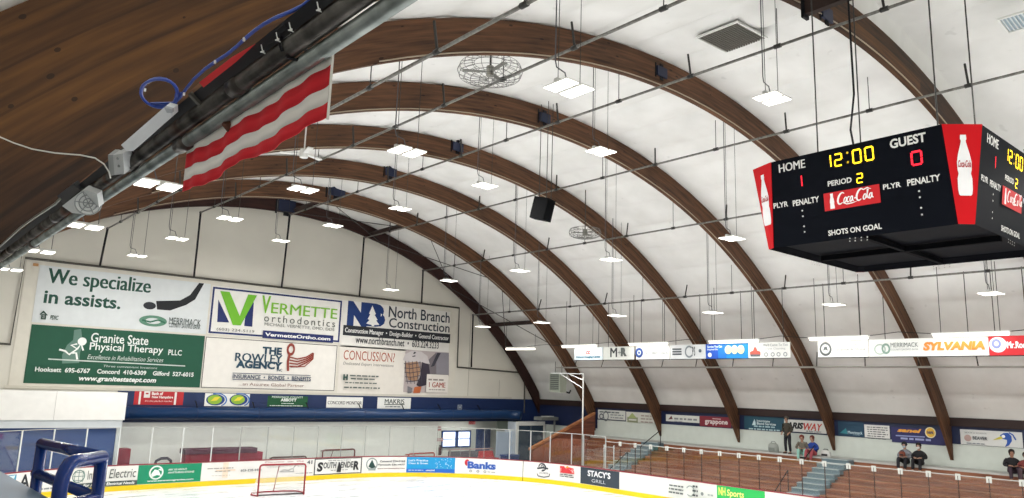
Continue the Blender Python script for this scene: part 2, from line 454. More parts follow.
class Bent(Canvas):
    """the face of the boards: u = distance along the rink edge to the left as seen from the ice"""
    def __init__(s): pass
    def to3(s, u, v, off):
        (x, y), (nx, ny) = bpath(u); return V((x+nx*off, y+ny*off, v))
    def px(s, x, y):
        d = ray(x, y); best = None; prev = None
        for i in range(1400):
            q = 4+i*.04; (px_, py_), _ = bpath(q); c = d.x*py_-d.y*px_
            if prev is not None and (c > 0) != (prev > 0) and d.x*px_+d.y*py_ > 0:
                r = hypot(px_, py_)
                if best is None or r > best[0]: best = (r, q, CH+d.z/hypot(d.x, d.y)*r)
            prev = c
        return best[1], best[2]
BC = Bent()

# end wall with arch shaped top
mb = MB(); N = 60; top = []
for i in range(N+1):
    ph = -pa+2*pa*i/N; top.append((X0+(RO+.31)*sin(ph), ZC+(RO+.31)*cos(ph)))
poly = [(XL, 2.5)]+top+[(XR, 2.5)]
mb.prism([(x, YW, z) for x, z in poly], (0, .15, 0), M_WALL)
mb.bb((XL, YW, 0), (26.45, YW+.15, 2.5), mat('e4e6e1', .7))
mb.bb((33.4, YW, 0), (XR, YW+.15, 2.5), mat('e4e6e1', .7))
for x in [1.6+2.44*i for i in range(13)]:
    mb.bb((x-.012, YW-.012, 4.0), (x+.012, YW, min(9.0, 11.5) if 3 < x < 29 else 5.0), mat('aaa79c', .8))
struct('wall_end', mb)
mb = MB(); mb.bb((XR, -14, 0), (XR+.15, YW+.15, 3.86), mat('cad1ca', .7)); struct('wall_right', mb)
mb = MB(); mb.bb((XL-.15, -14, 0), (XL, YW+.15, 3.86), mat('d6d8d4', .8)); struct('wall_left', mb)
mb = MB(); mb.prism([(x, -14.1, z) for x, z in [(XL, 0)]+top+[(XR, 0)]], (0, -.15, 0), M_WALL); struct('wall_back', mb)
# navy wall pad bands
mb = MB(); mb.bb((9.1, YW-.09, 2.5), (XR, YW-.002, 3.86), M_NAVY)
struct('trim_1', mb)
mb = MB(); mb.bb((XR-.03, -2, 2.86), (XR-.002, 31.6, 3.58), mat('132044', .5)); mb.bb((XR-.05, 31.6, 2.35), (XR-.002, YW-.1, 3.72), mat('132044', .5))
struct('trim_2', mb)
mb = MB(); mb.bb((XR-.16, -2, 3.56), (XR-.001, YW-.1, 3.90), mat('271410', .6)); struct('trim_3', mb)
mb = MB(); mb.bb((4.9, YW-.05, 3.86), (31.9, YW-.002, 3.98), mat('c9c5b8', .7)); struct('trim_4', mb)

# ------------------------------------------------------------------ lobby recess behind the end boards
mb = MB(); mb.bb((26.3, 39.9, 0), (34.3, 40.05, 2.7), mat('cdd0c8', .8))
mb.bb((26.3, YW+.15, 0), (26.45, 39.9, 2.7), mat('cdd0c8', .8)); mb.bb((34.2, YW+.15, 0), (34.35, 40, 2.7), mat('cdd0c8', .8))
struct('wall_lobby', mb)
mb = MB(); mb.bb((26.3, YW+.15, 2.5), (34.3, 40, 2.62), mat('dcdcd6', .8)); struct('ceiling_lobby', mb)
def window(name, x0, x1, z0, z1, y):
    mb = MB(); f = .09; nv = mat('27457f', .5)
    for a, b in (((x0, z0), (x1, z0+f)), ((x0, z1-f), (x1, z1)), ((x0, z0), (x0+f, z1)), ((x1-f, z0), (x1, z1))):
        mb.bb((a[0], y-.07, a[1]), (b[0], y, b[1]), nv)
    mb.bb((x0+f, y-.03, z0+f), (x1-f, y-.02, z1-f), mat('dfe8ff', .2, emit=1.1)); mb.bb((x0+f, y-.05, (z0+z1)/2-.02), (x1-f, y-.031, (z0+z1)/2+.02), nv)
    struct(name, mb)
window('window_1', 28.75, 29.9, .72, 1.78, 39.88); window('window_2', 29.95, 31.05, .72, 1.78, 39.88)
mb = MB(); mb.bb((31.5, 39.78, 0), (32.65, 39.88, 1.84), mat('243c6e', .5)); mb.bb((31.98, 39.74, .2), (32.06, 39.77, 1.7), mat('4a5f8c')); struct('door_1', mb)
mb = MB()
a = at(517, 424, 1, 35.9); b = at(545, 426, 1, 35.9); x0, x1 = a.x, b.x
mb.bb((x0, 35.9, 2.28), (x1, 36.0, 2.52), M_WHITE); mb.bb((x0, 35.9, 0), (x0+.16, 36, 2.3), M_WHITE); mb.bb((x1-.12, 35.9, 0), (x1, 36, 2.3), M_WHITE)
mb.bb((x0+.16, 35.93, 0), (x1-.12, 35.97, 2.3), mat('2d3f52', .15)); mb.bb(((x0+x1)/2-.03, 35.91, 0), ((x0+x1)/2+.03, 35.93, 2.3), mat('54606b'))
struct('door_2', mb)
mb = MB(); mb.bb((x0-.05, 36.0, 0), (x0+.1, YW, 2.5), mat('c3ccd6')); struct('wall_vestibule', mb)
# ------------------------------------------------------------------ glulam arches
def arch(y, label, mt, near=False, thick=.13, plate=None, conduit=True):
    t = thing('glulam_arch', label, 'arch', (X0, y, 0), 'glulam roof arches')
    N = 72; ins = []; out = []
    pin = math.asin((XR-.03-X0)/RI)
    for i in range(N+1):
        ph = -pin+2*pin*i/N
        ri, ro = (RI, RO) if y < 36 else (21.28, 21.92)
        if near and ph < -.25:
            # the haunch of the nearest arch is deeper where it passes the gallery
            w = min(1, (-ph-.25)/.22); w = w*w*(3-2*w)
            ro += .355*w
            ri -= w*max(0, .46-.028*((ph+.90)*20.8)**2)
        ix, iz = X0+ri*sin(ph), ZC+ri*cos(ph)
        ins.append((ix, iz))
        xo = X0+ro*sin(ph)
        zo = ZC+ro*cos(ph)
        if xo > XR-.03: xo = XR-.03
        if xo < XL+.03: xo = XL+.03
        out.append((xo, zo))
    mb = MB(); vs = []; n = N+1
    for (ix, iz), (ox, oz) in zip(ins, out): vs += [(ix, y, iz), (ox, y, oz), (ox, y+thick, oz), (ix, y+thick, iz)]
    fs = []
    for i in range(N):
        a = 4*i; c = a+4
        fs += [(a, a+1, c+1, c), (a+1, a+2, c+2, c+1), (a+2, a+3, c+3, c+2), (a+3, a, c, c+3)]
    fs += [(0, 3, 2, 1), (4*N, 4*N+1, 4*N+2, 4*N+3)]
    mb.add(vs, fs, mt); mb.build('arch_rib', t)
    if conduit:
        mb = MB(); pts = []
        for i in range(40):
            ph = -.45+1.28*i/39; pts.append((X0+(RI+.03)*sin(ph), y-.02, ZC+(RI+.03)*cos(ph)))
        mb.tube(pts, .016, mat('a89a86', .5), 6); mb.build('edge_conduit', t, True)
    if plate:
        px_, s = plate; p = at(px_[0], px_[1], 1, y-.03); mb = MB()
        mb.box(p, (s*1.5, .05, s), mat('1b2440', .5)); mb.box(p+V((0, .015, 0)), (s*.5, .02, s*1.7), M_BLACK)
        mb.box(p+V((-s*.9, .015, 0)), (s*.14, .02, s*1.5), M_BLACK)
        mb.build('splice_plate', t)
    return t
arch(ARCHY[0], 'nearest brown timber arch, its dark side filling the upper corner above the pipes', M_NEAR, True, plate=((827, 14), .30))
arch(ARCHY[1], 'second nearest brown timber arch, passing behind the scoreboard', M_ARCH, plate=((662, 72), .27))
arch(ARCHY[2], 'third nearest timber arch, coming down beside the standing spectator', M_ARCH, plate=((545, 118), .30))
arch(ARCHY[3], 'fourth timber arch from the camera, black speaker hung in front of it', M_ARCH, plate=((458, 147), .32))
arch(ARCHY[4], 'timber arch second in front of the end wall arch', M_ARCH, plate=((391, 172), .36))
arch(ARCHY[5], 'timber arch standing one bay before the end wall, cross braced to it', M_ARCH, plate=((337, 190), .58))
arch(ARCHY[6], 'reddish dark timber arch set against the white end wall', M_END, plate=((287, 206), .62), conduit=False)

# struts between the last two arches and over the nearest one
for (a, b, lab) in (((296, 203), (319, 196), 'short dark timber strut left of the arch crown in the last bay'),
                    ((372, 228), (404, 221), 'dark timber strut right of the crown in the last bay'),
                    ((487, 330), (541, 325), 'lowest dark timber strut in the last bay above the unit heater')):
    p, q = at(*a, 1, 36.55), at(*b, 1, 31.88); r = hypot(p.x-X0, p.z-ZC); k = 21.5/r
    p = V((X0+(p.x-X0)*k, 36.58, ZC+(p.z-ZC)*k)); q = V((p.x, 31.87, p.z))
    mb = MB(); mb.tube([p, q], .12, mat('2c1a17', .7), 4); lone('roof_strut', mb, lab, 'strut', (p+q)/2, 'timber roof struts')
p = at(803, 10, 1, 7.30); mb = MB(); mb.box((p.x+.02, 4.9, p.z+.02), (.16, 4.76, .3), mat('2a1a14', .7)); mb.box((p.x, 7.26, p.z), (.22, .06, .42), M_BLACK)
lone('roof_strut', mb, 'dark timber strut running from the nearest arch toward the camera', 'strut', (p.x, 4.9, p.z-.1), 'timber roof struts')
def arcpt(ph, y, r=21.3): return V((X0+r*sin(ph), y, ZC+r*cos(ph)))
for i, (p0, p1, lab) in enumerate(((-.02, .26, 'crossed thin brace rods beside the crown in the last bay'),
                                   (.26, .52, 'crossed thin brace rods halfway down the last bay'),
                                   (.52, .78, 'crossed thin brace rods low in the last bay near the unit heater'))):
    t = thing('brace_rods', lab, 'brace rod', arcpt((p0+p1)/2, 34.2), 'cross bracing of the last bay')
    for a, b in ((p0, p1), (p1, p0)):
        mb = MB(); mb.tube([arcpt(a, 31.9), arcpt(b, 36.55)], .02, M_DARKST, 5); mb.build('rod', t)

# ------------------------------------------------------------------ sprinkler pipes along the hall
PIPES = [('first', 7.357, 10.504, 9.15, 'nearest the striped bunting'), ('second', 10.913, 11.764, 9.15, 'passing in front of the large fan cage'),
         ('third', 15.076, 12.379, 9.15, 'under the dark ceiling grille'), ('fourth', 19.66, 12.073, 9.15, 'running above the scoreboard'),
         ('fifth', 23.766, 10.884, 9.15, 'passing just above the lower fan cage'), ('sixth', 27.729, 8.746, 5.66, 'below the scoreboard, over the bleacher lights')]
for i, (nm, X, Z, zb, where) in enumerate(PIPES):
    t = thing('sprinkler_pipe', f'long thin grey sprinkler pipe {where}', 'pipe', (X, 16, Z), 'roof sprinkler pipes')
    tp, bt = [((107.9, 226.7), (99.9, 265.8)), ((200.8, 211.6), (194, 276.6)), ((290, 214), (281.6, 287.8)), ((364, 239), (359.4, 296.6)), ((423, 272), (421.6, 302.9)), ((473, 316.5), (471.4, 366.9))][i]
    y1 = min(36.7, at(*tp, 0, X).y); mb = MB()
    mb.tube([(X, 1.5, Z), (X, y1, Z)], .035, M_SPRK, 8)
    for y in [3.7+2.4*j for j in range(13)]: mb.tube([(X, y-.08, Z), (X, y+.08, Z)], .055, M_DARKST, 8)
    mb.build('pipe_run', t, True)
    mb = MB(); mb.tube([(X, y1, Z), at(*bt, 1, 36.86)], .045, M_BLACK, 8); mb.sphere((X, y1, Z), .06, M_BLACK, 8, 6); mb.build('drop_pipe', t, True)
    ux, uz = X-X0, Z-ZC; rr = hypot(ux, uz)
    for j in range(13):
        y = 3.7+2.4*j
        if i == 5 and y < 5: continue
        Rt = roof_r(y)-.02
        a = atan2(ux, uz)
        # alternate plain hangers and raked stays
        if j % 2 == 0: b = V((X, y, ZC+sqrt(max(0, Rt**2-ux**2))-.02))
        else:
            lean = .35 if i < 3 else 1.3; d = V((ux/rr*lean*.6, .12, 1)).normalized()
            b = V((X, y, Z))+d*.62
            kx = (b-V((X, y, Z))); b = V((X, y, Z))+kx*min(1.0, 1.0)
        L = (b-V((X, y, Z))).length
        if L > 1.9: b = V((X, y, Z))+(b-V((X, y, Z))).normalized()*1.9
        mb = MB(); mb.tube([(X, y, Z), b], .012 if j % 2 == 0 else .028, M_DARKST, 6); mb.build('hanger_rod', t)
# low pipe over the hung adverts, its post at the far end
t = thing('sprinkler_pipe', 'pale low pipe running level just below the row of hung adverts', 'pipe', (31, 16, 5.78), 'roof sprinkler pipes')
mb = MB(); mb.tube([(31, 2, 5.78), (31, 32.1, 5.78)], .04, mat('a9a7a0', .5), 8); mb.build('pipe_run', t, True)
for j in range(14):
    y = 3.9+2.05*j; mb = MB(); mb.tube([(31, y, 5.78), (31.35+.22, y+.25, 6.45)], .022, M_DARKST, 6); mb.build('hanger_rod', t)
t = thing('cable_line', 'thin sagging cable strung above the bleacher strip lights', 'cable', (30.2, 16, 7.0))
mb = MB(); pts = []
for j in range(40):
    y = 33-j*.8; pts.append((29.6, y, 7.03-.16*abs(sin(pi*(y-2.4)/4.88))))
mb.tube(pts, .014, M_DARKST, 5); mb.build('cable', t)
# ------------------------------------------------------------------ black conduit frame on the end wall
mb = MB(); y = 36.86; r = .05
mb.tube([(-1.5, y, 5.68), (4.86, y, 5.62), (4.93, y, 9.19), (27.46, y, 9.2), (27.5, y, 5.66), (32.9, y, 5.52), (32.95, y, 3.0)], r, mat('4a4841', .5), 8)
lone('wall_conduit', mb, 'dark conduit framing the billboards on the end wall', 'pipe', (16, y, 5.5))
# pale backing board behind the billboards
mb = MB(); mb.bb((5.0, YW-.03, 3.98), (27.4, YW-.001, 9.15), mat('d8d4c8', .75)); lone('billboard_backing', mb, 'large cream backing board behind the six billboards', 'board', (16, YW, 3.98))

# ------------------------------------------------------------------ billboards
EW = Canvas((0, YW-.045, 0), (1, 0, 0), (0, 0, 1))
DG, NV = '12503a', '1b2a63'
o, s = board_sign('billboard', 'pale grey billboard about assists with hockey stick and puck', 'billboard', EW, (31.5, 322), (211, 284), 'd5dadb', group='billboards on the end wall')
s.text('We specialize', (46.5, 284), (152, 293), '14483a', .03).text('in assists.', (43, 302), (122, 309), '14483a', .03)
# hand-checked boxes: the baseline drops to the right in the picture, so boxes use both ends
s.items.clear(); s.k = 1
def wtext(s, t, x0, y0b, x1, y1t, h, **k): return s.text(t, (x0, y0b), (x1, y1t), h, **k)
wtext(s, 'We specialize', 46, 287.6, 152, 279.3, '14483a', bold=.025)
wtext(s, 'in assists.', 43, 303, 121.5, 297.5, '14483a', bold=.025)
s.poly([(156, 301), (180, 300.5), (190, 295), (199, 283), (204, 283.5), (195, 299.5), (186, 305), (170, 310.5), (157, 309.5)], '14171c', 'hockey_stick')
s.disc(at(149.5, 306, 1, YW-.045).xz[:] if False else s.P((149.5, 305.7)), .27, .17, '23262c', 'puck', px=False)
s.disc((153, 321), .6, .25, '5d8a74', hole=.55); s.line([(142, 320), (150, 322), (158, 320), (165, 323)], .07, '2d6b52')
wtext(s, 'MERRIMACK', 168.5, 324, 201, 319.8, '40504c'); wtext(s, 'COUNTY SAVINGS BANK', 168.5, 327.2, 200.5, 325, '40504c')
s.frame((40.6, 319.2), (46.2, 314.6), .045, '2b4a40', 'emblem'); s.poly([(39.2, 314.4), (43.4, 310.6), (47.6, 315.3), (46.4, 315.6), (43.3, 312.6), (40.2, 315)], '2b4a40'); s.rect((42, 317.4), (45, 316.7), '2b4a40', 'emblem'); wtext(s, 'FDIC', 49.5, 319.5, 58.5, 315.8, '2b4a40', bold=.03, shear=.2)
s.rect((32.5, 266), (38.5, 263.8), 'b98a5a', 'print_panel')
s.finish(o)

o, s = board_sign('billboard', 'dark green physical therapy billboard with a white running figure', 'billboard', EW, (23.2, 383), (205, 336), DG, group='billboards on the end wall')
wtext(s, 'Granite State', 90.5, 342, 149, 336.3, 'e3e8e4', bold=.01); wtext(s, 'Physical Therapy', 89, 352, 163.5, 346.5, 'e3e8e4', bold=.01)
wtext(s, 'PLLC', 168, 355, 182, 350.2, 'e3e8e4', bold=.015); wtext(s, 'Excellence in Rehabilitation Services', 87, 359, 163.5, 358, 'c5d0c9', shear=.3)
s.poly([(74, 330), (81, 329), (83, 345), (80, 352), (79, 363), (62, 363.5), (62, 355), (67, 345), (73, 340)], '5d7f72', 'emblem')
s.line([(48, 359), (185, 366)], .05, 'c5d0c9', 'rule')
s.disc((82, 341.5), .17, .17, 'eef1ee', 'runner'); 
for pts in ([(59, 349.5), (65, 351), (69, 354.5), (77, 349), (71, 345), (77, 344)], [(77, 349), (81, 344), (83, 350.5)], [(72, 353), (76, 353), (77, 359.5)]): s.line(pts, .075, 'eef1ee', 'runner')
wtext(s, 'Three convenient locations', 103, 367, 157, 367, 'c5d0c9', shear=.1)
wtext(s, 'Hooksett  695-6767    Concord  410-6309    Gilford  527-6015', 34.5, 371.5, 193.5, 372.5, 'dfe6e1', bold=.03)
wtext(s, 'www.granitestatept.com', 78, 382, 156, 378.2, 'e8ede9', bold=.03, shear=.2)
s.finish(o)

o, s = board_sign('billboard', 'white orthodontics billboard with large green and navy letter mark', 'billboard', EW, (207.5, 333.5), (343, 300), 'e7e6e0', group='billboards on the end wall')
s.frame((208.3, 333), (342, 300.8), .09, NV)
s.poly([(217, 322), (218.2, 299.5), (229, 322.5), (220, 322)], NV); s.poly([(253.6, 302.5), (246.5, 303), (244, 326), (252, 326.8)], NV)
s.poly([(220, 291), (229.5, 292), (239.5, 316), (248, 294.5), (256.8, 295.5), (240.5, 325.5), (232.5, 325)], '6fb52c')
s.text('V', (260.5, 312.8), (271, 296.2), '79b82f', bold=.03); wtext(s, 'ERMETTE', 270.5, 313, 337.3, 309.2, '79b82f', bold=.015); wtext(s, 'orthodontics', 263.5, 321.3, 335, 320.5, '50564f', space=1.35)
wtext(s, 'MICHAEL VERMETTE, DMD, DDS', 264, 326, 334, 328.3, '6b6f6a'); s.rect((262, 338), (333, 335.7), NV, 'print_panel'); wtext(s, 'VermetteOrtho.com', 264.5, 336, 330, 337.3, 'f0f0ee', bold=.03)
wtext(s, '(603) 224-5119', 216, 331, 254, 330.3, '50564f')
s.finish(o)

o, s = board_sign('billboard', 'white insurance agency billboard with red winged statue drawing', 'billboard', EW, (200, 388), (338, 345), 'e6e3dc', group='billboards on the end wall')
s.frame((200.6, 387.6), (337.3, 345.5), .035, '55534c')
wtext(s, 'THE', 262, 354, 282, 347.8, '1c4257', bold=.05); wtext(s, 'ROWLEY', 234.5, 361, 282.5, 355.2, '1c4257', bold=.05); wtext(s, 'AGENCY', 235.5, 367.8, 282.5, 362.3, '1c4257', bold=.05); wtext(s, 'INC', 276.5, 371.3, 282, 368.9, '1c4257', bold=.02)
for k in range(4):
    s.line([(289, 357+k*3.1), (297, 359+k*2.6), (306, 357.2+k*1.8), (313, 353.0+k*1.6)], .07, '8c3b2f', 'emblem')
s.disc((290.5, 349.5), .22, .32, '8c3b2f', 'emblem', hole=.55); s.line([(289.5, 353), (287.5, 361), (287.5, 371)], .12, '8c3b2f', 'emblem'); s.line([(313, 353), (312.5, 359), (304, 366.5), (290, 367)], .05, '8c3b2f', 'emblem')
wtext(s, 'INSURANCE  •  BONDS  •  BENEFITS', 232, 378.3, 310.5, 377, '33445e', bold=.02); s.line([(232, 379.3), (310, 381)], .03, '33445e', 'rule'); s.line([(232, 373), (310, 375.5)], .03, '33445e', 'rule')
wtext(s, '...an Assurex Global Partner', 238, 385.3, 303.5, 384.2, '7a5648')
s.finish(o)

o, s = board_sign('billboard', 'white construction billboard with navy initials and a tree shape', 'billboard', EW, (339.5, 346.5), (450.5, 312), 'e2e0da', group='billboards on the end wall')
s.text('N', (346.5, 325.3), (368, 302.8), '14346e', bold=.09); s.text('B', (366, 326), (386, 304.8), '14346e', bold=.09)
s.poly([(371.5, 326), (371.5, 325), (366, 323.5), (369.3, 320), (367.5, 319), (370, 314.5), (369, 313.5), (372.3, 305.5), (375.7, 314), (374.5, 315), (377.5, 320), (376, 320.5), (379.3, 325), (374, 325), (374, 326.2)], 'eae9e4')
wtext(s, 'North Branch', 388.3, 317.2, 449.8, 312.6, '27313d', bold=.012); wtext(s, 'Construction', 388.5, 327.3, 449.6, 323.6, '27313d', bold=.012)
s.rect((342.5, 335), (450, 334.2), '22262c', 'print_panel'); wtext(s, 'Construction Manager  •  Design-Builder  •  General Contractor', 344.5, 333.6, 448.5, 336.2, 'e8e8e4', bold=.02)
wtext(s, 'www.northbranch.net  •  603.224.3233', 355, 343, 438.5, 342.2, '2d3138', bold=.01)
s.finish(o)

o, s = board_sign('billboard', 'pale concussion billboard with a caged hockey helmet photograph', 'billboard', EW, (337, 393), (449.5, 352.5), 'e0dbd2', group='billboards on the end wall')
wtext(s, 'CONCUSSION?', 343.3, 359.5, 395, 353.2, 'a2492f'); wtext(s, 'Dedicated Expert Interventions', 343, 365.5, 393.5, 364.3, '6b6a66', shear=.15)
s.rect((403, 392), (448.7, 352.6), 'b4a9a8', 'photo'); s.poly([(421, 376), (427, 361), (436, 352.5), (448.7, 353), (448.7, 376), (430, 388)], '746e73', 'photo')
s.poly([(436, 352.5), (448.7, 353), (448.7, 374.5), (436, 374)], '8b8890', 'photo'); s.poly([(437, 352.8), (440.5, 353), (434, 366), (430.5, 367)], '3b3b45', 'photo')
s.poly([(402.5, 360), (405, 354), (412, 350.8), (421, 351.5), (427, 356), (429.5, 364), (418, 362), (407, 362)], 'c9c3c3', 'helmet')
s.poly([(421.5, 362), (428.5, 364.5), (430, 376), (426, 385), (419, 387), (416, 385), (420, 376)], '3b3440', 'helmet'); s.poly([(413.5, 352.2), (414.8, 351.8), (415.8, 353), (412.8, 354.3)], '2b2b33', 'helmet'); s.poly([(412, 356), (415, 355.3), (415, 356.4), (412, 357)], '2b2b33', 'helmet')
s.poly([(405, 363), (417, 361.5), (420, 371), (416, 381), (408, 380), (405, 372)], 'a98468', 'helmet')
s.poly([(414, 387), (421, 386.5), (419.5, 393), (412.5, 393)], 'b8643a', 'photo'); s.poly([(407, 386), (412, 388), (411, 393), (407, 393)], '77767a', 'photo')
for k in range(5): s.line([(403.3+k*.4, 363.5+k*4.4), (410, 364.3+k*4.3), (420-k*.2, 362.5+k*4.4)], .035, '4a4752', 'face_cage')
for x in (404.5, 408, 411.5, 415.5, 419): s.line([(x, 361), (x+.8, 372), (x+2.2, 384)], .035, '4a4752', 'face_cage')
s.rect((425, 392.2), (447.5, 375), 'e4dfd8', 'print_panel'); wtext(s, '1 GAME', 427.8, 387.2, 444.5, 382.6, '9c3f2c', bold=.03); wtext(s, 'IT IS BETTER TO MISS', 427.5, 380.8, 444.5, 379.5, '777')if False else None
s.greek((427, 381), (445, 378), 1, '8d8580', seed=3); s.greek((427.5, 390.3), (444, 388.7), 1, '8d8580', seed=4)
s.text('H', (342, 380), (347, 374.4), '24463f', bold=.08); s.greek((348.5, 379.8), (378.5, 374.8), 2, '5a625e', seed=5); s.greek((342, 383.5), (379, 382), 1, '5a625e', seed=6); s.greek((342, 388.5), (379, 386.3), 1, '5a625e', seed=7)
s.finish(o)

# small adverts on the navy band
BW = Canvas((0, YW-.10, 0), (1, 0, 0), (0, 0, 1))
def bsign(lab, a, b, h): return board_sign('wall_advert', lab, 'advert', BW, a, b, h, group='adverts on the navy band of the end wall')
o, s = bsign('red bank advert on the navy band with white side stripes', (133.3, 404.6), (184, 392), 'b3262d')
s.rect((138, 404.3), (141.5, 391.5), 'e9e4df'); s.rect((173.5, 404.8), (177, 392.2), 'e9e4df'); s.frame((143.5, 397.6), (150.3, 391.3), .07, 'e9e4df', 'emblem'); s.rect((144.5, 396.4), (149.3, 394.3), 'e9e4df', 'emblem')
wtext(s, 'Bank of', 151.5, 395, 163, 392.0, 'f1ece8', bold=.03); wtext(s, 'New Hampshire', 151.5, 398.9, 173, 396, 'f1ece8', bold=.03); wtext(s, 'It’s the perfect market', 144.5, 402.2, 172.3, 400.3, 'f1dcd6', shear=.3); s.finish(o)
o, s = bsign('white advert with two round green and blue logos', (204, 406), (250, 394), 'e8e9e4')
for cx in (215.5, 238.5):
    s.disc((cx, 399.8), .44, .26, '1f3f86'); s.disc((cx-.8, 399.6), .34, .22, '8fb63a'); s.poly([(cx-5, 401), (cx-1, 397.2), (cx+5, 396.8), (cx+1, 400.5)], 'e6d23c'); s.disc((cx+1, 400), .5, .33, '4677b8', hole=.86, a0=-1, a1=2)
s.finish(o)
o, s = bsign('dark green advert with white lettering on the navy band', (267, 406.6), (308, 396.5), '15512f')
wtext(s, 'MERRIMACK COUNTY', 272, 397.9, 303, 396.5, 'dfe8e0'); wtext(s, 'ABBOTT', 280.5, 401.4, 296.5, 398.6, 'e8eee8', bold=.04); s.greek((281, 404.1), (296, 402.6), 1, 'dfe8e0', seed=8); s.greek((268.5, 406.3), (306, 404.9), 1, 'dfe8e0', seed=9); s.finish(o)
o, s = bsign('white advert with plain black serif style lettering', (326, 407.6), (363, 397.4), 'e6e6e1')
wtext(s, 'CONCORD MONITOR', 327.5, 404.2, 361.8, 401.4, '3a3a3a', bold=.02); s.greek((333, 406.4), (357, 404.9), 1, '77', seed=1) if False else None; s.finish(o)
o, s = bsign('rightmost white advert on the navy band, underlined name', (377, 408.5), (411, 398), 'e6e7e3')
wtext(s, 'MAKRIS', 384.5, 403.7, 404.5, 399.3, '36423c', bold=.03); s.line([(384, 404.5), (404.5, 404.6)], .04, '36423c', 'rule'); s.greek((384, 407.5), (405, 405.6), 1, '4a5560', seed=2); s.finish(o)
o, s = bsign('small pale square plate at the far end of the navy band', (457.5, 409.5), (462, 404.8), '98a0aa'); s.frame((458.2, 409), (461.4, 405.4), .05, '5b6572', 'border'); s.finish(o)
# ------------------------------------------------------------------ big blue duct
t = thing('air_duct', 'thick blue round duct along the foot of the navy band', 'duct', (18, 36.5, 2.6))
mb = MB(); pts = [(8.6, 36.5, 2.92), (31.0, 36.5, 2.92)]+[(31.0+.9*sin(a), 36.5-.9*(1-cos(a)), 2.92-.02*a) for a in (.3, .6, .9, 1.2)]
mb.tube(pts, .275, mat('16365f', .3), 20)
for x in [9.5+2.9*i for i in range(8)]: mb.tube([(x-.02, 36.5, 2.92), (x+.02, 36.5, 2.92)], .285, mat('142e55', .3), 20)
mb.build('duct_run', t, True)
for x in (12.4, 15.1, 17.9, 20.9, 23.6, 26.1, 29.0):
    mb = MB(); mb.tube([(x, 36.72, 3.45), (x, 36.62, 3.42), (x, 36.42, 3.2), (x+.02, 36.4, 3.05)], .03, M_BLACK, 6); mb.build('bracket', t)
# ------------------------------------------------------------------ white fronted booth, far left
t = thing('booth', 'white fronted booth with navy lower wall behind the end glass', 'booth', (4.5, 35.5, 0))
mb = MB(); mb.bb((-1.9, 34.55, 2.72), (8.9, 36.9, 3.82), mat('e9e8e3', .6)); mb.bb((6.33, 34.54, 2.72), (6.35, 34.55, 3.82), mat('c8c7c2')); mb.build('fascia', t)
mb = MB(); mb.bb((-1.9, 34.62, 2.42), (8.85, 36.88, 2.72), mat('cfd5d8', .6)); mb.build('lower_lip', t)
mb = MB(); mb.bb((-1.9, 35.0, 0), (8.75, 36.85, 2.42), mat('2c4f8d', .6)); mb.build('wall_panel', t)
mb = MB(); mb.bb((8.75, 34.95, 0), (8.9, 35.2, 2.42), mat('d8dcdc')); mb.build('corner_post', t)
# ------------------------------------------------------------------ dasher boards
BH = .97
def boards(s0, s1, label, name='dasher_board'):
    (cx, cy), _ = bpath((s0+s1)/2); t = thing(name, label, 'rink boards', (cx, cy, 0), 'rink boards')
    n = max(2, int((s1-s0)/.35)); S = [s0+(s1-s0)*i/n for i in range(n+1)]
    def strip(part, z0, z1, o0, o1, mt):
        mb = MB(); vs = []; fs = []
        for s in S:
            (x, y), (nx, ny) = bpath(s)
            vs += [(x+nx*o, y+ny*o, z) for o, z in ((o0, z0), (o0, z1), (o1, z1), (o1, z0))]
        for i in range(n):
            for k in range(4): fs.append((4*i+k, 4*i+(k+1) % 4, 4*i+4+(k+1) % 4, 4*i+4+k))
        fs += [(0, 1, 2, 3), (4*n+3, 4*n+2, 4*n+1, 4*n)]
        mb.add(vs, fs, mt); mb.build(part, t)
    strip('white_panel', .2, BH, 0, -.1, mat('e4e4df', .35)); strip('kick_plate', .004, .2, .02, -.1, mat('e2c516', .4)); strip('cap_rail', BH, BH+.035, .02, -.12, mat('8d2a35', .45))
    return t
sj = BC.px(523, 472)[0]
boards(5.0, sj-.02, 'white rink boards with yellow base running down the bleacher side')
boards(sj+.02, S3+11.5, 'white rink boards with yellow base round the end behind the goal')
mb = MB(); P0 = [BC.to3(sj+d, z, o) for d, z, o in ((-.02, 0, -.02), (.02, 0, -.02), (.02, 1.0, -.02), (-.02, 1.0, -.02))]
mb.prism(P0, (BC.to3(sj, 0, -.1)-BC.to3(sj, 0, -.02)), mat('2a2a2c')); lone('gate_joint', mb, 'dark upright joint where the end boards meet the side boards', 'joint', BC.to3(sj, 0, -.05))
def advert(lab, x0, x1, h, top=None, pad=0.03):
    """panel printed on the boards between two picture columns"""
    (x_, y_) = (x0, 470); u0 = BC.px(x0, 470)[0]; u1 = BC.px(x1, 470)[0]
    mb = MB(); n = max(1, int(abs(u1-u0)/.3)); vs = []; fs = []
    for i in range(n+1):
        u = u0+(u1-u0)*i/n; vs += [tuple(BC.to3(u, z, o)) for z, o in ((.215, .001), (.215, .006), (BH-.01, .006), (BH-.01, .001))]
    for i in range(n):
        for k in range(4): fs.append((4*i+k, 4*i+(k+1) % 4, 4*i+4+(k+1) % 4, 4*i+4+k))
    fs += [(0, 1, 2, 3), (4*n+3, 4*n+2, 4*n+1, 4*n)]
    mb.add(vs, fs, mat(h, .35)); o = lone('board_advert', mb, lab, 'advert', BC.to3((u0+u1)/2, .2, 0), 'adverts on the rink boards')
    s = Sign(BC); s.k = 2; s.u0, s.u1 = u0, u1
    return o, s
def fr(s, a, b):
    """fractions (left to right, bottom to top) of an advert to face coordinates"""
    f = lambda p: (s.u0+(s.u1-s.u0)*p[0], .215+(BH-.225)*p[1]); return f(a), f(b)
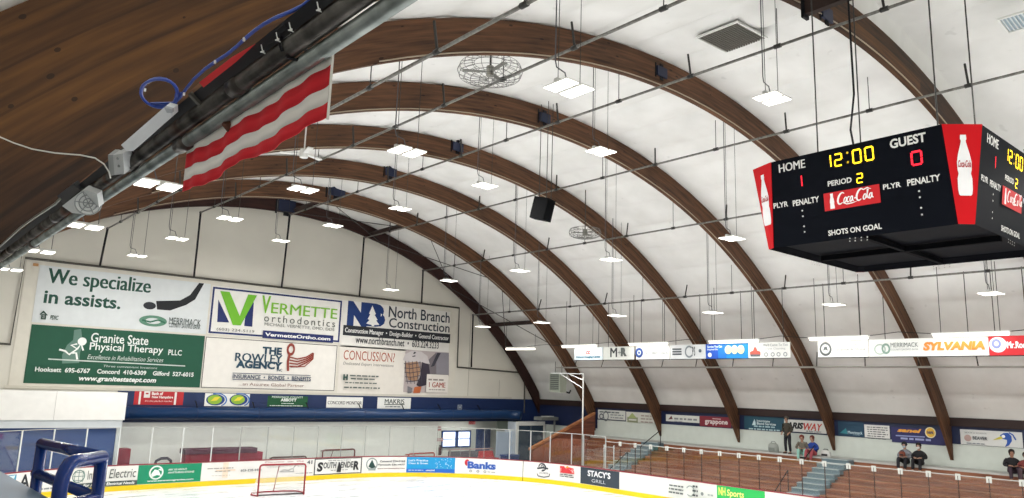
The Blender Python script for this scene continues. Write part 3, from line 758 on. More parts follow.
def ft(s, t, a, b, h, **k): A, B = fr(s, a, b); return s.text(t, A, B, h, px=False, **k)
def frect(s, a, b, h, part='print_panel'): A, B = fr(s, a, b); return s.rect(A, B, h, part, False)
def fdisc(s, c, r, h, hole=0, part='emblem', sx=1, **k): A, _ = fr(s, c, c); return s.disc(A, r*sx, r, h, part, False, hole=hole, **k)
def fpoly(s, pts, h, part='emblem'): return s.poly([fr(s, p, p)[0] for p in pts], h, part, False)
def fline(s, pts, w, h, part='emblem'): return s.line([fr(s, p, p)[0] for p in pts], w, h, part, False)
def fgreek(s, a, b, rows, h, seed):
    rnd = random.Random(seed); rh = (b[1]-a[1])/rows
    for r in range(rows):
        x = a[0]; w = 0
        while x < b[0]-.02:
            w = rnd.uniform(.03, .09); frect(s, (x, a[1]+(rows-1-r)*rh+rh*.25), (min(x+w, b[0]), a[1]+(rows-1-r)*rh+rh*.7), h, 'lettering'); x += w+.014
    return s
o, s = advert('white board advert with large dark letters, partly behind the blue railing', 3, 71, 'e7e6e1')
frect(s, (.02, .3), (.22, .95), '3f8fb0'); fpoly(s, [(.05, .9), (.2, .92), (.16, .5)], 'cfe3ea'); ft(s, 'AIR', (.27, .25), (.62, .92), '2a2d30', bold=.02); fgreek(s, (.5, .06), (.95, .22), 1, '7c8288', 1); s.finish(o)
o, s = advert('white electric company board advert with globe emblem and dark strip', 71.5, 138.5, 'e6e6e0')
fdisc(s, (.12, .6), .24, '5f7f77', hole=.86)
for k in (-.1, 0, .1): fline(s, [(.04, .6+k*2), (.20, .6+k*2)], .02, '5f7f77'); fline(s, [(.12+k*.6, .3), (.12+k*.6, .88)], .02, '5f7f77')
ft(s, 'Inter', (.25, .4), (.44, .86), '4a504e'); ft(s, 'Electric', (.57, .4), (.97, .86), '4a504e', shear=.12); frect(s, (.0, .0), (1, .24), '3c4a48'); ft(s, 'For All Your Electrical Needs', (.2, .05), (.96, .2), 'e6e8e4', bold=.02, shear=.15); s.finish(o)
o, s = advert('green board advert with round white seal, left of the goal', 139, 202, '0f8a63')
fdisc(s, (.28, .58), .28, 'dfeae4'); fdisc(s, (.28, .58), .22, '0f8a63'); fpoly(s, [(.2, .5), (.25, .75), (.31, .7), (.36, .4), (.29, .45), (.22, .35)], 'e6efe9'); fpoly(s, [(.3, .75), (.34, .8), (.36, .65)], 'e6efe9')
ft(s, 'ASK US ABOUT', (.46, .66), (.76, .76), 'd9e6df', bold=.02); ft(s, 'ANYTHING STONE', (.46, .5), (.88, .6), 'd9e6df', bold=.02); ft(s, 'www.swensongranite.com', (.15, .08), (.88, .19), 'e3ede7', bold=.03); s.finish(o)
o, s = advert('white board advert with pale orange cross and thin grey print', 202.5, 262, 'e5e4e0')
frect(s, (.33, .12), (.42, .98), 'edd9c4', 'emblem'); frect(s, (.22, .5), (.54, .58), 'e8d2bb', 'emblem'); fgreek(s, (.08, .62), (.5, .72), 1, '8c8a84', 2); fgreek(s, (.2, .46), (.45, .55), 1, '8c8a84', 3); fgreek(s, (.15, .24), (.45, .3), 1, 'b3b0aa', 4); ft(s, '603-228-4456', (.62, .43), (.98, .57), '6f7173', bold=.03); s.finish(o)
o, s = advert('white board advert with a diving skater drawing, seen through the goal net', 262.5, 313, 'e4e3df')
ft(s, 'Dancing  on  the', (.05, .82), (.8, .95), 'b98a8a', bold=.02); ft(s, 'Gymnastics of  Penn', (.08, .52), (.8, .72), '8a8a88', shear=.1); fline(s, [(.34, .3), (.42, .42), (.5, .36), (.6, .5), (.6, .3)], .05, '50545a'); fline(s, [(.36, .3), (.62, .28)], .04, '50545a'); fline(s, [(.6, .5), (.63, .66)], .04, '50545a'); ft(s, '41', (.86, .7), (.97, .92), '55585c', bold=.03); fgreek(s, (.65, .12), (.98, .22), 1, '8a8a88', 5); s.finish(o)
o, s = advert('white board advert in a thick black border, right of the goal', 314, 362, 'e6e6e2')
for a, b in (((0, 0), (1, .05)), ((0, .95), (1, 1)), ((0, 0), (.02, 1)), ((.98, 0), (1, 1))): frect(s, a, b, '2e3033', 'border')
ft(s, 'S', (.06, .2), (.18, .78), '26282b', bold=.05, shear=.1); ft(s, 'OUTH', (.19, .38), (.46, .76), '3f4347', bold=.02, shear=.1); ft(s, 'ENDE', (.55, .38), (.82, .76), '3f4347', bold=.02, shear=.1); ft(s, 'R', (.82, .22), (.94, .78), '26282b', bold=.05, shear=.1); fpoly(s, [(.47, .14), (.56, .12), (.57, .3), (.53, .75), (.505, .75)], '26282b'); fgreek(s, (.28, .82), (.75, .9), 1, '6a6d70', 6); fgreek(s, (.34, .22), (.45, .3), 1, '6a6d70', 7); fgreek(s, (.58, .22), (.7, .3), 1, '6a6d70', 8); s.finish(o)
o, s = advert('white board advert with a round dark pine emblem and phone numbers', 363.5, 406.5, 'e5e4e0')
fdisc(s, (.2, .55), .3, '8f9a98'); fdisc(s, (.2, .55), .24, 'e5e4e0'); fpoly(s, [(.12, .4), (.2, .85), (.26, .5), (.3, .35), (.2, .28)], '20423c'); fpoly(s, [(.12, .15), (.3, .15), (.28, .3), (.14, .3)], '8f9a98')
ft(s, 'Concord 224-5163', (.38, .66), (.96, .8), '4a4d52', bold=.03); ft(s, 'Plymouth 536-4477', (.34, .42), (.96, .56), '4a4d52', bold=.03); ft(s, 'www.northeastpine.com', (.33, .2), (.96, .31), '7a4a4a', bold=.02); s.finish(o)
o, s = advert('bright blue board advert sprinkled with white specks', 407, 455.5, '1793cc')
frect(s, (0, 0), (1, .24), '1f63c0'); ft(s, 'Let’s Practice', (.04, .72), (.44, .86), 'cfe6f2', bold=.02); ft(s, 'Clean & Green', (.04, .54), (.44, .66), 'cfe6f2', bold=.02); fgreek(s, (.04, .1), (.35, .2), 1, 'bcd6ef', 9); ft(s, 'concord', (.4, .1), (.58, .22), 'e3eef8', bold=.03)
for k in range(34):
    x, y = random.uniform(.58, .98), random.uniform(.3, .95); fdisc(s, (x, y), random.uniform(.012, .024), 'bfe0f0', n=8, part='specks')
s.finish(o)
o, s = advert('white board advert with blue dealer lettering and a red apple shape', 457, 521, 'e6e5e1')
fdisc(s, (.16, .72), .16, 'c22a3a', sx=.8); ft(s, 'Banks', (.165, .32), (.61, .82), '96a8cc', bold=.07); ft(s, 'Banks', (.17, .34), (.6, .8), '2a55a8', bold=.035)
for x in (.22, .33, .44): fdisc(s, (x, .18), .06, '8f9296', hole=.5, sx=1.3)
fgreek(s, (.48, .13), (.62, .22), 1, '6f7276', 3); s.finish(o)
o, s = advert('white board advert with black scribbled crest and red barbecue lettering', 526, 580.5, 'e6e5e2')
for k in range(3): fdisc(s, (.29+k*.02, .72-.02*k), .2-.05*k, '3a3f46', hole=.72, sx=1.1, a0=.3*k, a1=4.9+.3*k)
fline(s, [(.2, .62), (.3, .7), (.4, .66)], .08, '3a3f46'); fline(s, [(.2, .3), (.22, .15), (.32, .1), (.42, .18), (.43, .35)], .05, '4a4f56'); ft(s, 'JOES', (.24, .28), (.4, .42), '4a4f56')
fpoly(s, [(.62, .5), (.62, .92), (.7, .92), (.72, .82), (.78, .9), (.88, .84), (.9, .5)], 'c9333a'); ft(s, 'Philbrick', (.63, .55), (.89, .8), 'e9b1ae', bold=.03); fpoly(s, [(.72, .84), (.77, .97), (.8, .84)], 'e0a13a'); fgreek(s, (.62, .24), (.9, .46), 2, '3c4148', 5); s.finish(o)
o, s = advert('dark slate grill board advert with white capitals near the corner', 581, 620, '2f3a45')
ft(s, 'STACY’S', (.19, .5), (.78, .86), 'e6e8ea', bold=.03); ft(s, 'GRILL', (.3, .16), (.66, .36), 'c5cad0'); s.finish(o)
o, s = advert('pale grey board advert with small print beside the green one', 667.5, 716.5, 'd3d6d1')
fgreek(s, (.04, .2), (.35, .75), 3, '5a6060', 6); fdisc(s, (.5, .5), .22, '8b9692', hole=.8, a0=.5, a1=5.5); fgreek(s, (.55, .2), (.66, .9), 3, '4a5052', 7); fdisc(s, (.75, .45), .07, '7c8584'); fgreek(s, (.86, .35), (.97, .55), 1, '9aa29f', 8); s.finish(o)
o, s = advert('bright green sports shop board advert with yellow lettering', 717, 765, '29b155')
ft(s, 'NH', (.04, .5), (.19, .92), 'dce36a', bold=.03); ft(s, 'Sports', (.22, .42), (.58, .86), 'e4ea86', bold=.02, shear=.1); ft(s, 'shop', (.26, .1), (.5, .3), 'e4ea86'); s.finish(o)
# ------------------------------------------------------------------ shield glass
def pane(s0, s1, z1, lab, grp, cap=False, post=True, pw=.045, col=None):
    (x, y), (nx, ny) = bpath((s0+s1)/2); off = -.06
    a, b = BC.to3(s0, 0, off), BC.to3(s1, 0, off); d = (b-a).normalized(); n = V((nx, ny, 0))
    mb = MB(); P = [a+d*.012+V((0, 0, BH+.036)), b-d*.012+V((0, 0, BH+.036)), b-d*.012+V((0, 0, z1)), a+d*.012+V((0, 0, z1))]
    mb.prism([p-n*.006 for p in P], n*.012, M_GLASS)
    t = lone('shield_glass', mb, lab, 'glass pane', (a+b)/2+V((0, 0, BH)), grp)
    cpost = col or M_ALU
    if post:
        m2 = MB(); m2.prism([a-d*pw/2+V((0, 0, BH+.036)), a+d*pw/2+V((0, 0, BH+.036)), a+d*pw/2+V((0, 0, z1)), a-d*pw/2+V((0, 0, z1))], n*.03, cpost); m2.build('post', t)
    m3 = MB(); m3.prism([P[3]+V((0, 0, 0)), P[2], P[2]+V((0, 0, .022)), P[3]+V((0, 0, .022))], n*.02, mat('b5b7b2', .5)); m3.build('top_edge', t)
    if cap:
        m4 = MB(); m4.prism([a-d*.075+V((0, 0, z1-.13)), a+d*.075+V((0, 0, z1-.13)), a+d*.075+V((0, 0, z1+.06)), a-d*.075+V((0, 0, z1+.06))], n*.025, mat('b9bab4', .6)); m4.build('white_clip', t)
    return t
ORD = ['first', 'second', 'third', 'fourth', 'fifth', 'sixth', 'seventh', 'eighth', 'ninth', 'tenth', 'eleventh', 'twelfth', 'thirteenth', 'fourteenth', 'fifteenth', 'sixteenth', 'seventeenth', 'eighteenth', 'nineteenth', 'twentieth', 'twenty-first', 'twenty-second', 'twenty-third', 'twenty-fourth', 'twenty-fifth']
W1 = .875; s_a = BC.px(605, 470)[0]; n = int((s_a-6)/W1)
for i in range(n):
    s1 = s_a-i*W1; pane(s1-W1, s1, 2.22, f'side shield glass pane with white clip, {ORD[i]} from the far corner', 'side shield glass panes', True, pw=.018, col=mat('3a2d28', .5))
xs = [583, 571, 550, 530, 509, 484, 460, 436, 413, 389]
ss = [BC.px(x, 465)[0] for x in xs]; prev = s_a
for i, s1 in enumerate(ss):
    pane(prev, s1, 2.44, f'corner shield glass pane between silver posts, {ORD[i]} from the bleachers', 'corner shield glass panes', pw=.05 if i < 6 else .02, col=M_ALU if i < 6 else mat('8e908d', .5)); prev = s1
i = 0
while prev < S3+11:
    pane(prev, prev+1.24, 2.44, f'end shield glass pane behind the goal, {ORD[i]} from the corner glass', 'end shield glass panes', pw=.045 if i > 4 else .03, col=mat('d0d4d2', .5) if i > 6 else mat('9b9d9a', .5)); prev += 1.24; i += 1

# ------------------------------------------------------------------ hockey goals
def goal(name, label, loc, ang, red, group=None, net=True):
    t = thing(name, label, 'hockey goal', loc, group); R = Matrix.Rotation(ang, 3, 'Z'); L = V(loc)
    T = lambda p: L+R @ V(p)
    mb = MB(); rr = .035
    mb.tube([T(p) for p in ((-.915, 0, .02), (-.915, 0, 1.13), (-.87, 0, 1.2), (-.8, 0, 1.22), (.8, 0, 1.22), (.87, 0, 1.2), (.915, 0, 1.13), (.915, 0, .02))], rr, red, 8); mb.build('front_frame', t, True)
    mb = MB(); mb.tube([T(p) for p in ((-.915, 0, .04), (-1.05, .45, .04), (-.9, .95, .04), (-.4, 1.1, .04), (.4, 1.1, .04), (.9, .95, .04), (1.05, .45, .04), (.915, 0, .04))], .028, red, 8); mb.build('base_frame', t, True)
    mb = MB(); mb.tube([T(p) for p in ((-.87, 0, 1.2), (-.8, .4, 1.15), (-.45, .55, 1.13), (.45, .55, 1.13), (.8, .4, 1.15), (.87, 0, 1.2))], .022, red, 8); mb.tube([T((0, .56, 1.13)), T((0, .85, .6)), T((0, 1.1, .05))], .02, red, 6); mb.build('top_frame', t, True)
    mb = MB(); lo = [(-.915, 0), (-1.05, .45), (-.9, .95), (-.4, 1.1), (.4, 1.1), (.9, .95), (1.05, .45), (.915, 0)]; hi = [(-.9, 0), (-.8, .4), (-.6, .5), (-.45, .55), (.45, .55), (.6, .5), (.8, .4), (.9, 0)]
    vs = [T((x, y, .05)) for x, y in lo]+[T((x, y, 1.14)) for x, y in hi]; mb.add(vs, [(i, i+1, i+9, i+8) for i in range(7)], M_NET)
    mb.add([T((x, y, 1.17)) for x, y in hi], [tuple(range(8))], M_NET); o = mb.build('netting', t)
    return t
pn = at(280, 496.5, 2, 0); g = goal('hockey_goal', 'red framed hockey goal standing on the ice before the end boards', (13.75, 29.75, .0), -.15, mat('8f1f2b', .4))
R = Matrix.Rotation(-.15, 3, 'Z'); mb = MB(); mb.box(V((13.75, 29.75, .06))+R @ V((0, .02, 0)), (1.83, .05, .05), mat('2a2a2c'), R); mb.build('base_bar', g)
goal('hockey_goal', 'spare goal with dull red frame stored behind the boards, right of the bordered advert', (19.2, 35.3, 0), .05, mat('6d2b2c', .5), 'spare goals behind the end boards')
goal('hockey_goal', 'spare goal stored low behind the glass above the goal on the ice', (16.7, 35.6, -.3), .0, mat('5a3a34', .5), 'spare goals behind the end boards')
goal('hockey_goal', 'small spare goal with orange red frame behind the blue specked advert', (24.4, 35.6, -.35), .1, mat('b5473a', .5), 'spare goals behind the end boards')

# ------------------------------------------------------------------ things behind the end glass
t = thing('team_bench', 'long maroon bench with dark top behind the end glass', 'bench', (12.8, 35.6, 0))
mb = MB(); mb.bb((11.75, 35.3, 0), (15.0, 36.0, 1.2), mat('96223c', .6)); mb.build('bench_body', t)
mb = MB(); mb.bb((11.7, 35.25, 1.2), (14.95, 36.0, 1.42), mat('5a3346', .6)); mb.build('dark_top', t)
mb = MB(); mb.bb((15.0, 35.3, 0), (15.25, 35.9, 1.22), mat('a02a45', .6)); mb.build('end_panel', t)
t = thing('team_bench', 'short maroon bench beside the booth corner', 'bench', (9.2, 35.6, 0))
mb = MB(); mb.bb((8.95, 35.35, 0), (9.5, 36.0, 1.5), mat('8a2238', .6)); mb.build('bench_body', t)
mb = MB(); mb.bb((8.9, 35.3, .95), (9.0, 35.35, 1.48), mat('38353f', .6)); mb.build('dark_top', t)
mb = MB(); mb.tube([(10.55, 35.5, .7), (10.6, 35.5, .95), (10.8, 35.5, 1.05), (11.05, 35.5, 1.05), (11.2, 35.5, .95), (11.25, 35.5, .7)], .06, mat('3a3644'), 8); mb.bb((10.5, 35.42, 0), (10.62, 35.58, .75), mat('3a3644')); mb.bb((11.2, 35.42, 0), (11.32, 35.58, .75), mat('3a3644'))
lone('equipment_rack', mb, 'low dark curved rack behind the green board advert', 'rack', (10.9, 35.5, 0))
EL = Canvas((0, YW-.02, 0), (1, 0, 0), (0, 0, 1))
for lab, a, b, h, n in (('small red lettered notice high on the white wall beside the lobby', (437.8, 431), (441.5, 425.5), 'd9d0cc', 1), ('red lettered notice halfway up the white wall beside the lobby', (436.6, 441.5), (443.5, 437.8), 'd9d0cc', 2)):
    o, s = board_sign('wall_notice', lab, 'sign', EL, a, b, h, group='notices by the lobby'); s.greek(a, b, 2, 'a23b40', seed=n); s.finish(o)
t = thing('fire_extinguisher', 'dark fire extinguisher hung on the white wall below the notices', 'fire extinguisher', (26.25, 36.85, .5))
mb = MB(); p = at(440, 450, 1, 36.8); mb.tube([p+V((0, 0, -.28)), p+V((0, 0, .12)), p+V((0, 0, .2))], [.09, .09, .03], mat('4a2228'), 10); mb.build('cylinder', t, True)
mb = MB(); mb.box(p+V((0, 0, .24)), (.14, .04, .06), M_BLACK); mb.tube([p+V((.05, -.03, .24)), p+V((.13, -.03, .05)), p+V((.11, -.03, -.2))], .015, M_BLACK, 6); mb.build('hose', t)
o, s = board_sign('exit_sign', 'small red exit sign above the lobby opening', 'sign', Canvas((0, YW-.06, 0), (1, 0, 0), (0, 0, 1)), (468.5, 424.5), (475.5, 420.5), 'd98a8a'); s.text('EXIT', (469.5, 423.8), (474.5, 421.2), 'b3202a', bold=.03); s.finish(o)
mb = MB(); p = at(460, 449.5, 1, 37.6); mb.bb((27.6, 37.6, p.z-.03), (31.1, 37.66, p.z+.03), mat('c9a9a4')); 
for x in (27.8, 29.3, 30.9): mb.bb((x-.03, 37.6, 0), (x+.03, 37.66, p.z), mat('b9b0aa'))
mb.bb((27.7, 37.64, .05), (31, 37.68, p.z-.1), mat('77757c')); lone('lobby_barrier', mb, 'pale low barrier rail in front of the lobby windows', 'barrier', (29.3, 37.6, 0))
t = thing('plastic_chair', 'red plastic tub chair behind the end boards by the lobby', 'chair', (29.2, 35.6, 0))
mb = MB(); mb.bb((28.65, 35.4, .38), (29.75, 35.9, .48), mat('c03a3c', .4)); mb.build('seat', t); mb = MB(); mb.prism([(28.6, 35.9, .45), (29.8, 35.9, .45), (29.7, 35.95, .84), (28.7, 35.95, .84)], (0, .06, 0), mat('c8474a', .4)); mb.build('backrest', t)
for x in (28.72, 29.68):
    for y in (35.45, 35.85): mb = MB(); mb.tube([(x, y, 0), (x, y, .4)], .03, M_ALU, 6); mb.build('leg', t)
t = thing('storage_bin', 'navy storage bin beside the white framed doors', 'bin', (30.75, 35.5, 0))
mb = MB(); mb.prism([(30.25, 35.3, 0), (31.2, 35.3, 0), (31.25, 35.3, .55), (30.2, 35.3, .55)], (0, .5, 0), mat('1e3c78', .5)); mb.build('tub', t); mb = MB(); mb.bb((30.17, 35.27, .55), (31.28, 35.83, .62), mat('27488a', .5)); mb.build('lid', t)
a = at(497, 431, 1, 36.3); b = at(517, 448, 1, 36.3); mb = MB(); mb.bb((a.x, 36.3, 0), (b.x-.1, 36.36, a.z), mat('b7c6d8', .5)); mb.bb((a.x, 36.29, a.z-.04), (b.x-.1, 36.37, a.z), mat('dfe4e8')); lone('partition_screen', mb, 'pale blue partition screen left of the white framed doors', 'screen', ((a.x+b.x)/2, 36.3, 0))
a = at(497.5, 421, 1, 36.7); b = at(518, 429.5, 1, 36.7); mb = MB(); mb.bb((a.x, 36.7, b.z), (b.x, 36.78, a.z), mat('5d665c', .6)); lone('wall_panel_board', mb, 'grey green panel high on the wall below the blue duct end', 'panel', ((a.x+b.x)/2, 36.7, b.z))
p = at(549, 419, 1, 34.5); mb = MB(); mb.bb((p.x-.7, 34.4, p.z-.08), (p.x+.7, 35.1, p.z+.12), mat('8d908c', .4, .4)); mb.bb((p.x-.5, 34.38, p.z+.12), (p.x+.3, 34.7, p.z+.18), mat('b4b6b2')); mb.bb((p.x+.68, 34.7, 0), (p.x+.74, 34.8, p.z), mat('8d908c'))
lone('vent_hood', mb, 'grey metal hood on a post above the white framed doors', 'hood', (p.x, 34.7, 0))
# unit heater
t = thing('unit_heater', 'pale green grey unit heater hung before the end bay arch', 'heater', (31.6, 32.4, 4.37))
mb = MB(); mb.bb((31.3, 32.0, 4.37), (31.85, 32.85, 5.5), mat('a3aa9c', .5)); mb.build('casing', t)
mb = MB(); mb.bb((31.28, 32.08, 4.5), (31.3, 32.78, 5.4), mat('4c524d'))
for k in range(8): mb.bb((31.255, 32.08, 4.53+k*.108), (31.28, 32.78, 4.575+k*.108), mat('8d948a'))
mb.build('louvre_face', t); mb = MB(); mb.tube([(31.8, 32.2, 4.45), (32.3, 32.2, 4.35), (32.6, 32.4, 4.5)], .05, M_BLACK, 6); mb.build('gas_pipe', t)
for y in (32.15, 32.7): mb = MB(); mb.tube([(31.6, y, 5.5), (31.6, y, 6.15)], .018, M_DARKST, 5); mb.build('hanger_rod', t)

# net pole and its bracket at the rink corner
p = at(580.5, 433, 2, 2.45); t = thing('net_pole', 'tall thin pale pole rising from the rink corner glass', 'pole', (27.02, 26.0, 0))
mb = MB(); mb.tube([(27.02, 26.0, 0), (27.02, 26.0, 5.32)], .035, mat('b3b3ae', .5), 8); mb.build('pole', t, True)
mb = MB(); mb.tube([(27.02, 26.0, 5.3), (26.7, 27.9, 5.32)], .02, M_ALU, 6); mb.tube([(27.02, 26.0, 5.0), (26.9, 26.9, 5.3)], .02, M_ALU, 6); mb.tube([(27.02, 26.0, 4.6), (26.8, 27.4, 5.3)], .02, M_ALU, 6); mb.build('stay', t)
# ------------------------------------------------------------------ bleachers
NROW = 8; XB0, ZB0, RUN, RISE = 28.7, .32, .52, .205
def bleacher(y0, y1, label):
    t = thing('bleacher', label, 'bleacher', (31, (y0+y1)/2, 0), 'wooden bleacher blocks')
    for i in range(NROW):
        x, z = XB0+i*RUN, ZB0+i*RISE
        mb = MB(); w = .16
        for k in range(3): mb.bb((x-.03+k*.18, y0, z-.04), (x-.03+k*.18+.17, y1, z), M_BENCH)
        mb.build('bench_plank', t)
        mb = MB(); mb.bb((x, y0, z-RISE), (x+.03, y1, z-.041), M_RISER); mb.build('riser_board', t)
    mb = MB(); xe = XB0+NROW*RUN
    prof = [(XB0+.05, 0)]+[p for i in range(NROW) for p in ((XB0+i*RUN+.05, ZB0+i*RISE-.06), (XB0+(i+1)*RUN+.03, ZB0+i*RISE-.06))]+[(xe+.03, 0)]
    for y in (y0+.02, y1-.06): mb.prism([(x, y, z) for x, z in prof], (0, .04, 0), M_RISER)
    mb.build('end_frame', t)
    return t
A1, A2, Bq1, Bq2 = 25.7, 26.95, 15.65, 16.95
bleacher(A2, 31.0, 'far block of brown wooden bleachers, beyond the far aisle stairs')
bleacher(Bq2, A1, 'middle block of brown wooden bleachers between the two aisle stairs')
bleacher(4.5, Bq1, 'near block of brown wooden bleachers, nearest the camera')
XT = XB0+NROW*RUN; ZT = ZB0+NROW*RISE
t = thing('top_walkway', 'long pale grey top bench deck against the wall above the bleachers', 'walkway', (33.4, 17, 0))
mb = MB(); mb.bb((XT, 2, ZT-.07), (XR-.06, 31.0, ZT), mat('b9bab6', .6)); mb.build('deck', t)
mb = MB(); mb.bb((XT+.02, 2, 0), (XT+.06, 31.0, ZT-.07), M_RISER); mb.build('front_board', t)
for y0, y1, lab in ((A1, A2, 'far'), (Bq1, Bq2, 'near')):
    t = thing('aisle_stairs', 'pale blue grey aisle stairs by the rink corner' if lab == 'far' else 'pale blue grey aisle stairs below the seated pair in blue and grey', 'stairs', (30.6, (y0+y1)/2, 0), 'bleacher aisle stairs')
    nst = 11; xs0 = XB0-.55; run = (XT-xs0)/nst; rise = ZT/nst
    for i in range(nst):
        mb = MB(); x = xs0+i*run; z = rise*(i+1)
        mb.bb((x, y0+.05, 0 if i == 0 else z-rise-.01), (x+run+.02, y1-.05, z-.03), mat('657880', .6)); mb.bb((x-.03, y0+.05, z-.03), (x+run, y1-.05, z), mat('7a8e96', .5)); mb.bb((x-.035, y0+.1, z-.02), (x+.05, y1-.1, z+.006), mat('b4bcbc', .4)); mb.build('step', t)
    for yy in ((y0+y1)/2,) if lab == 'near' else ((y0+y1)/2, ):
        pass
def handrail(label, pts, posts):
    t = thing('handrail', label, 'handrail', posts[0], 'bleacher handrails'); mb = MB(); mb.tube(pts, .022, M_BLACK, 6); mb.build('rail', t, True)
    for p in posts:
        zt = min(pts, key=lambda q: abs(q[0]-p[0])+abs(q[1]-p[1]))[2]
        mb = MB(); mb.tube([p, (p[0], p[1], zt)], .022, M_BLACK, 6); mb.build('post', t)
def stz(x): return max(0, (x-(XB0-.55))/(XT-(XB0-.55))*ZT)
handrail('dark upper handrail at the top of the far aisle stairs', [(31.0, 25.75, stz(31)+.62), (32.6, 25.75, stz(32.6)+.75)], [(31.0, 25.75, stz(31.0)), (32.6, 25.75, stz(32.6))])
handrail('dark lower handrail at the foot of the far aisle stairs', [(28.6, 25.75, stz(28.6)+.55), (30.0, 25.75, stz(30)+.8)], [(28.6, 25.75, stz(28.6)), (30.0, 25.75, stz(30))])
handrail('dark handrail beside the near aisle stairs', [(28.7, 17.0, stz(28.7)+.5), (29.8, 17.0, stz(29.8)+.85)], [(28.7, 17.0, stz(28.7)), (29.8, 17.0, stz(29.8))])
# far end parapet, reddish boards with a paler coping
t = thing('bleacher_parapet', 'sloping reddish wooden end wall closing the far end of the bleachers', 'parapet', (30.6, 31.1, 0))
mb = MB(); mb.prism([(x, 31.08, z) for x, z in ((28.35, 0), (28.35, 1.3), (33.3, 3.18), (33.3, 0))], (0, .1, 0), M_PARA); mb.build('board_wall', t)
mb = MB(); mb.prism([(x, 31.03, z) for x, z in ((28.3, 1.28), (28.3, 1.4), (33.3, 3.3), (33.3, 3.18))], (0, .2, 0), mat_wood('pale_coping', '8a5433', 'a86c42', 'bb7f52', (1, 9, 9))); mb.build('coping', t)
mb = MB(); mb.bb((28.5, 31.04, .62), (28.72, 31.08, .82), M_WHITE); mb.build('switch_plate', t)
# low entry wall in front of the bleachers at the corner
mb = MB(); mb.prism([(27.35, y, z) for y, z in ((29.85, 0), (29.85, 1.38), (28.2, 2.1), (26.1, 2.2), (26.1, 0))], (.1, 0, 0), M_PARA); lone('entry_wall', mb, 'reddish wooden half wall behind the corner glass posts', 'wall', (27.4, 29.4, 0))
t = thing('gate_rail', 'silver tubular gate rails just past the corner glass', 'railing', (27.4, 24.8, 0))
for y in (24.9, 24.3): mb = MB(); mb.tube([(27.35, y, 0), (27.35, y, 2.05)], .03, M_ALU, 8); mb.build('post', t, True)
for z in (1.3, 1.95): mb = MB(); mb.tube([(27.35, 24.9, z), (27.35, 24.3, z)], .022, M_ALU, 6); mb.build('rail', t, True)

# ------------------------------------------------------------------ signs along the bleacher wall
RW = Canvas((XR-.035, 0, 0), (0, -1, 0), (0, 0, 1))
def rsign(lab, a, b, h):
    a = (a[0], a[1]-2.0)
    return board_sign('wall_banner', lab, 'banner', RW, a, b, h, group='banners above the bleachers')
o, s = rsign('white banner with small drawings, farthest along the bleacher wall', (598, 420.6), (625.5, 411), 'cfd2cd')
s.disc((601.5, 416.3), .17, .17, '5c6168', hole=.6); s.disc((606, 416), .22, .3, '6a7075', hole=.7); s.greek((599.5, 413), (624.5, 411.3), 1, '6a6f74', seed=1); s.greek((610, 418.5), (624.5, 414), 2, '8d9296', seed=2); s.finish(o)
o, s = rsign('white banner with a small green house drawing', (626.2, 423.6), (654.5, 413.2), 'd2d3cb')
s.frame((627.5, 422), (638, 417.5), .1, '8d9477', 'emblem'); s.poly([(628, 418), (632.5, 412.8), (637, 418)], '9fae72'); s.greek((641, 423), (653, 414.5), 3, 'a59a93', seed=3); s.finish(o)
o, s = rsign('white banner with a red peak and thin lettering beside the red banner', (666, 423), (699.3, 416.2), 'd0d3cd')
s.poly([(668.3, 419.5), (671.5, 415.6), (672.8, 419)], '6e4046'); s.greek((674, 420.3), (697, 417.3), 1, '83858a', seed=4); s.greek((674, 422), (685, 420.4), 1, 'a0a2a6', seed=5); s.finish(o)
o, s = rsign('red banner with white lower case lettering above the bleachers', (699.8, 427.8), (731, 417.5), '7d2534')
s.text('grappone', (705, 424.8), (727.8, 421.3), 'e4d9d8', bold=.03); s.line([(712.5, 418.6), (721, 419.2)], .05, 'c9a5a8', 'rule'); s.finish(o)
o, s = rsign('dark teal banner with white figure and lettering behind the standing spectator', (744.5, 430.5), (784, 418), '1d4a5c')
s.poly([(752.5, 424), (754.5, 419), (755.6, 422), (755.8, 425.2), (752, 425)], 'bcd3d6'); s.text('Interstate', (757, 421.8), (770, 420.3), 'c9dadd', bold=.02); s.text('Blood Services', (757, 424.6), (776, 423.2), 'c9dadd', bold=.02); s.greek((753, 427.3), (777, 425.6), 1, '9fbcc3', seed=6); s.greek((748.5, 429.8), (780, 428.8), 1, 'a9c4ca', seed=7); s.finish(o)
o, s = rsign('white banner with black and red slanted capitals', (784.5, 433), (826, 421.5), 'd3d4d0')
s.text('ARIS', (786, 428.2), (803.8, 422.8), '1f2227', bold=.06, shear=.3); s.text('WAY', (804, 430), (822.5, 424), 'b8352f', bold=.06, shear=.3); s.text('& Auto Towing', (806.5, 432.6), (821.5, 431), '45484d', shear=.3, bold=.02); s.finish(o)
o, s = rsign('dark teal banner with pale two line lettering beside the white list', (838.5, 437.3), (863.5, 422.5), '1c4058')
s.text('Merrimack', (848, 433.6), (862.5, 431.6), 'b9d0d8', bold=.03); s.text('County', (853, 435.6), (860, 434.2), 'a5c0ca'); s.poly([(840, 433), (846, 428), (848, 434)], '2c7a86'); s.finish(o)
o, s = rsign('white list banner with lines of small black print', (864.8, 439.2), (889.3, 425.8), 'd9d9d6'); s.greek((867.5, 438.8), (887.5, 426.8), 6, '55575c', seed=9); s.finish(o)
o, s = rsign('purple and navy banner with orange lettering and yellow disc', (892, 444), (946, 430), '2a2a5c')
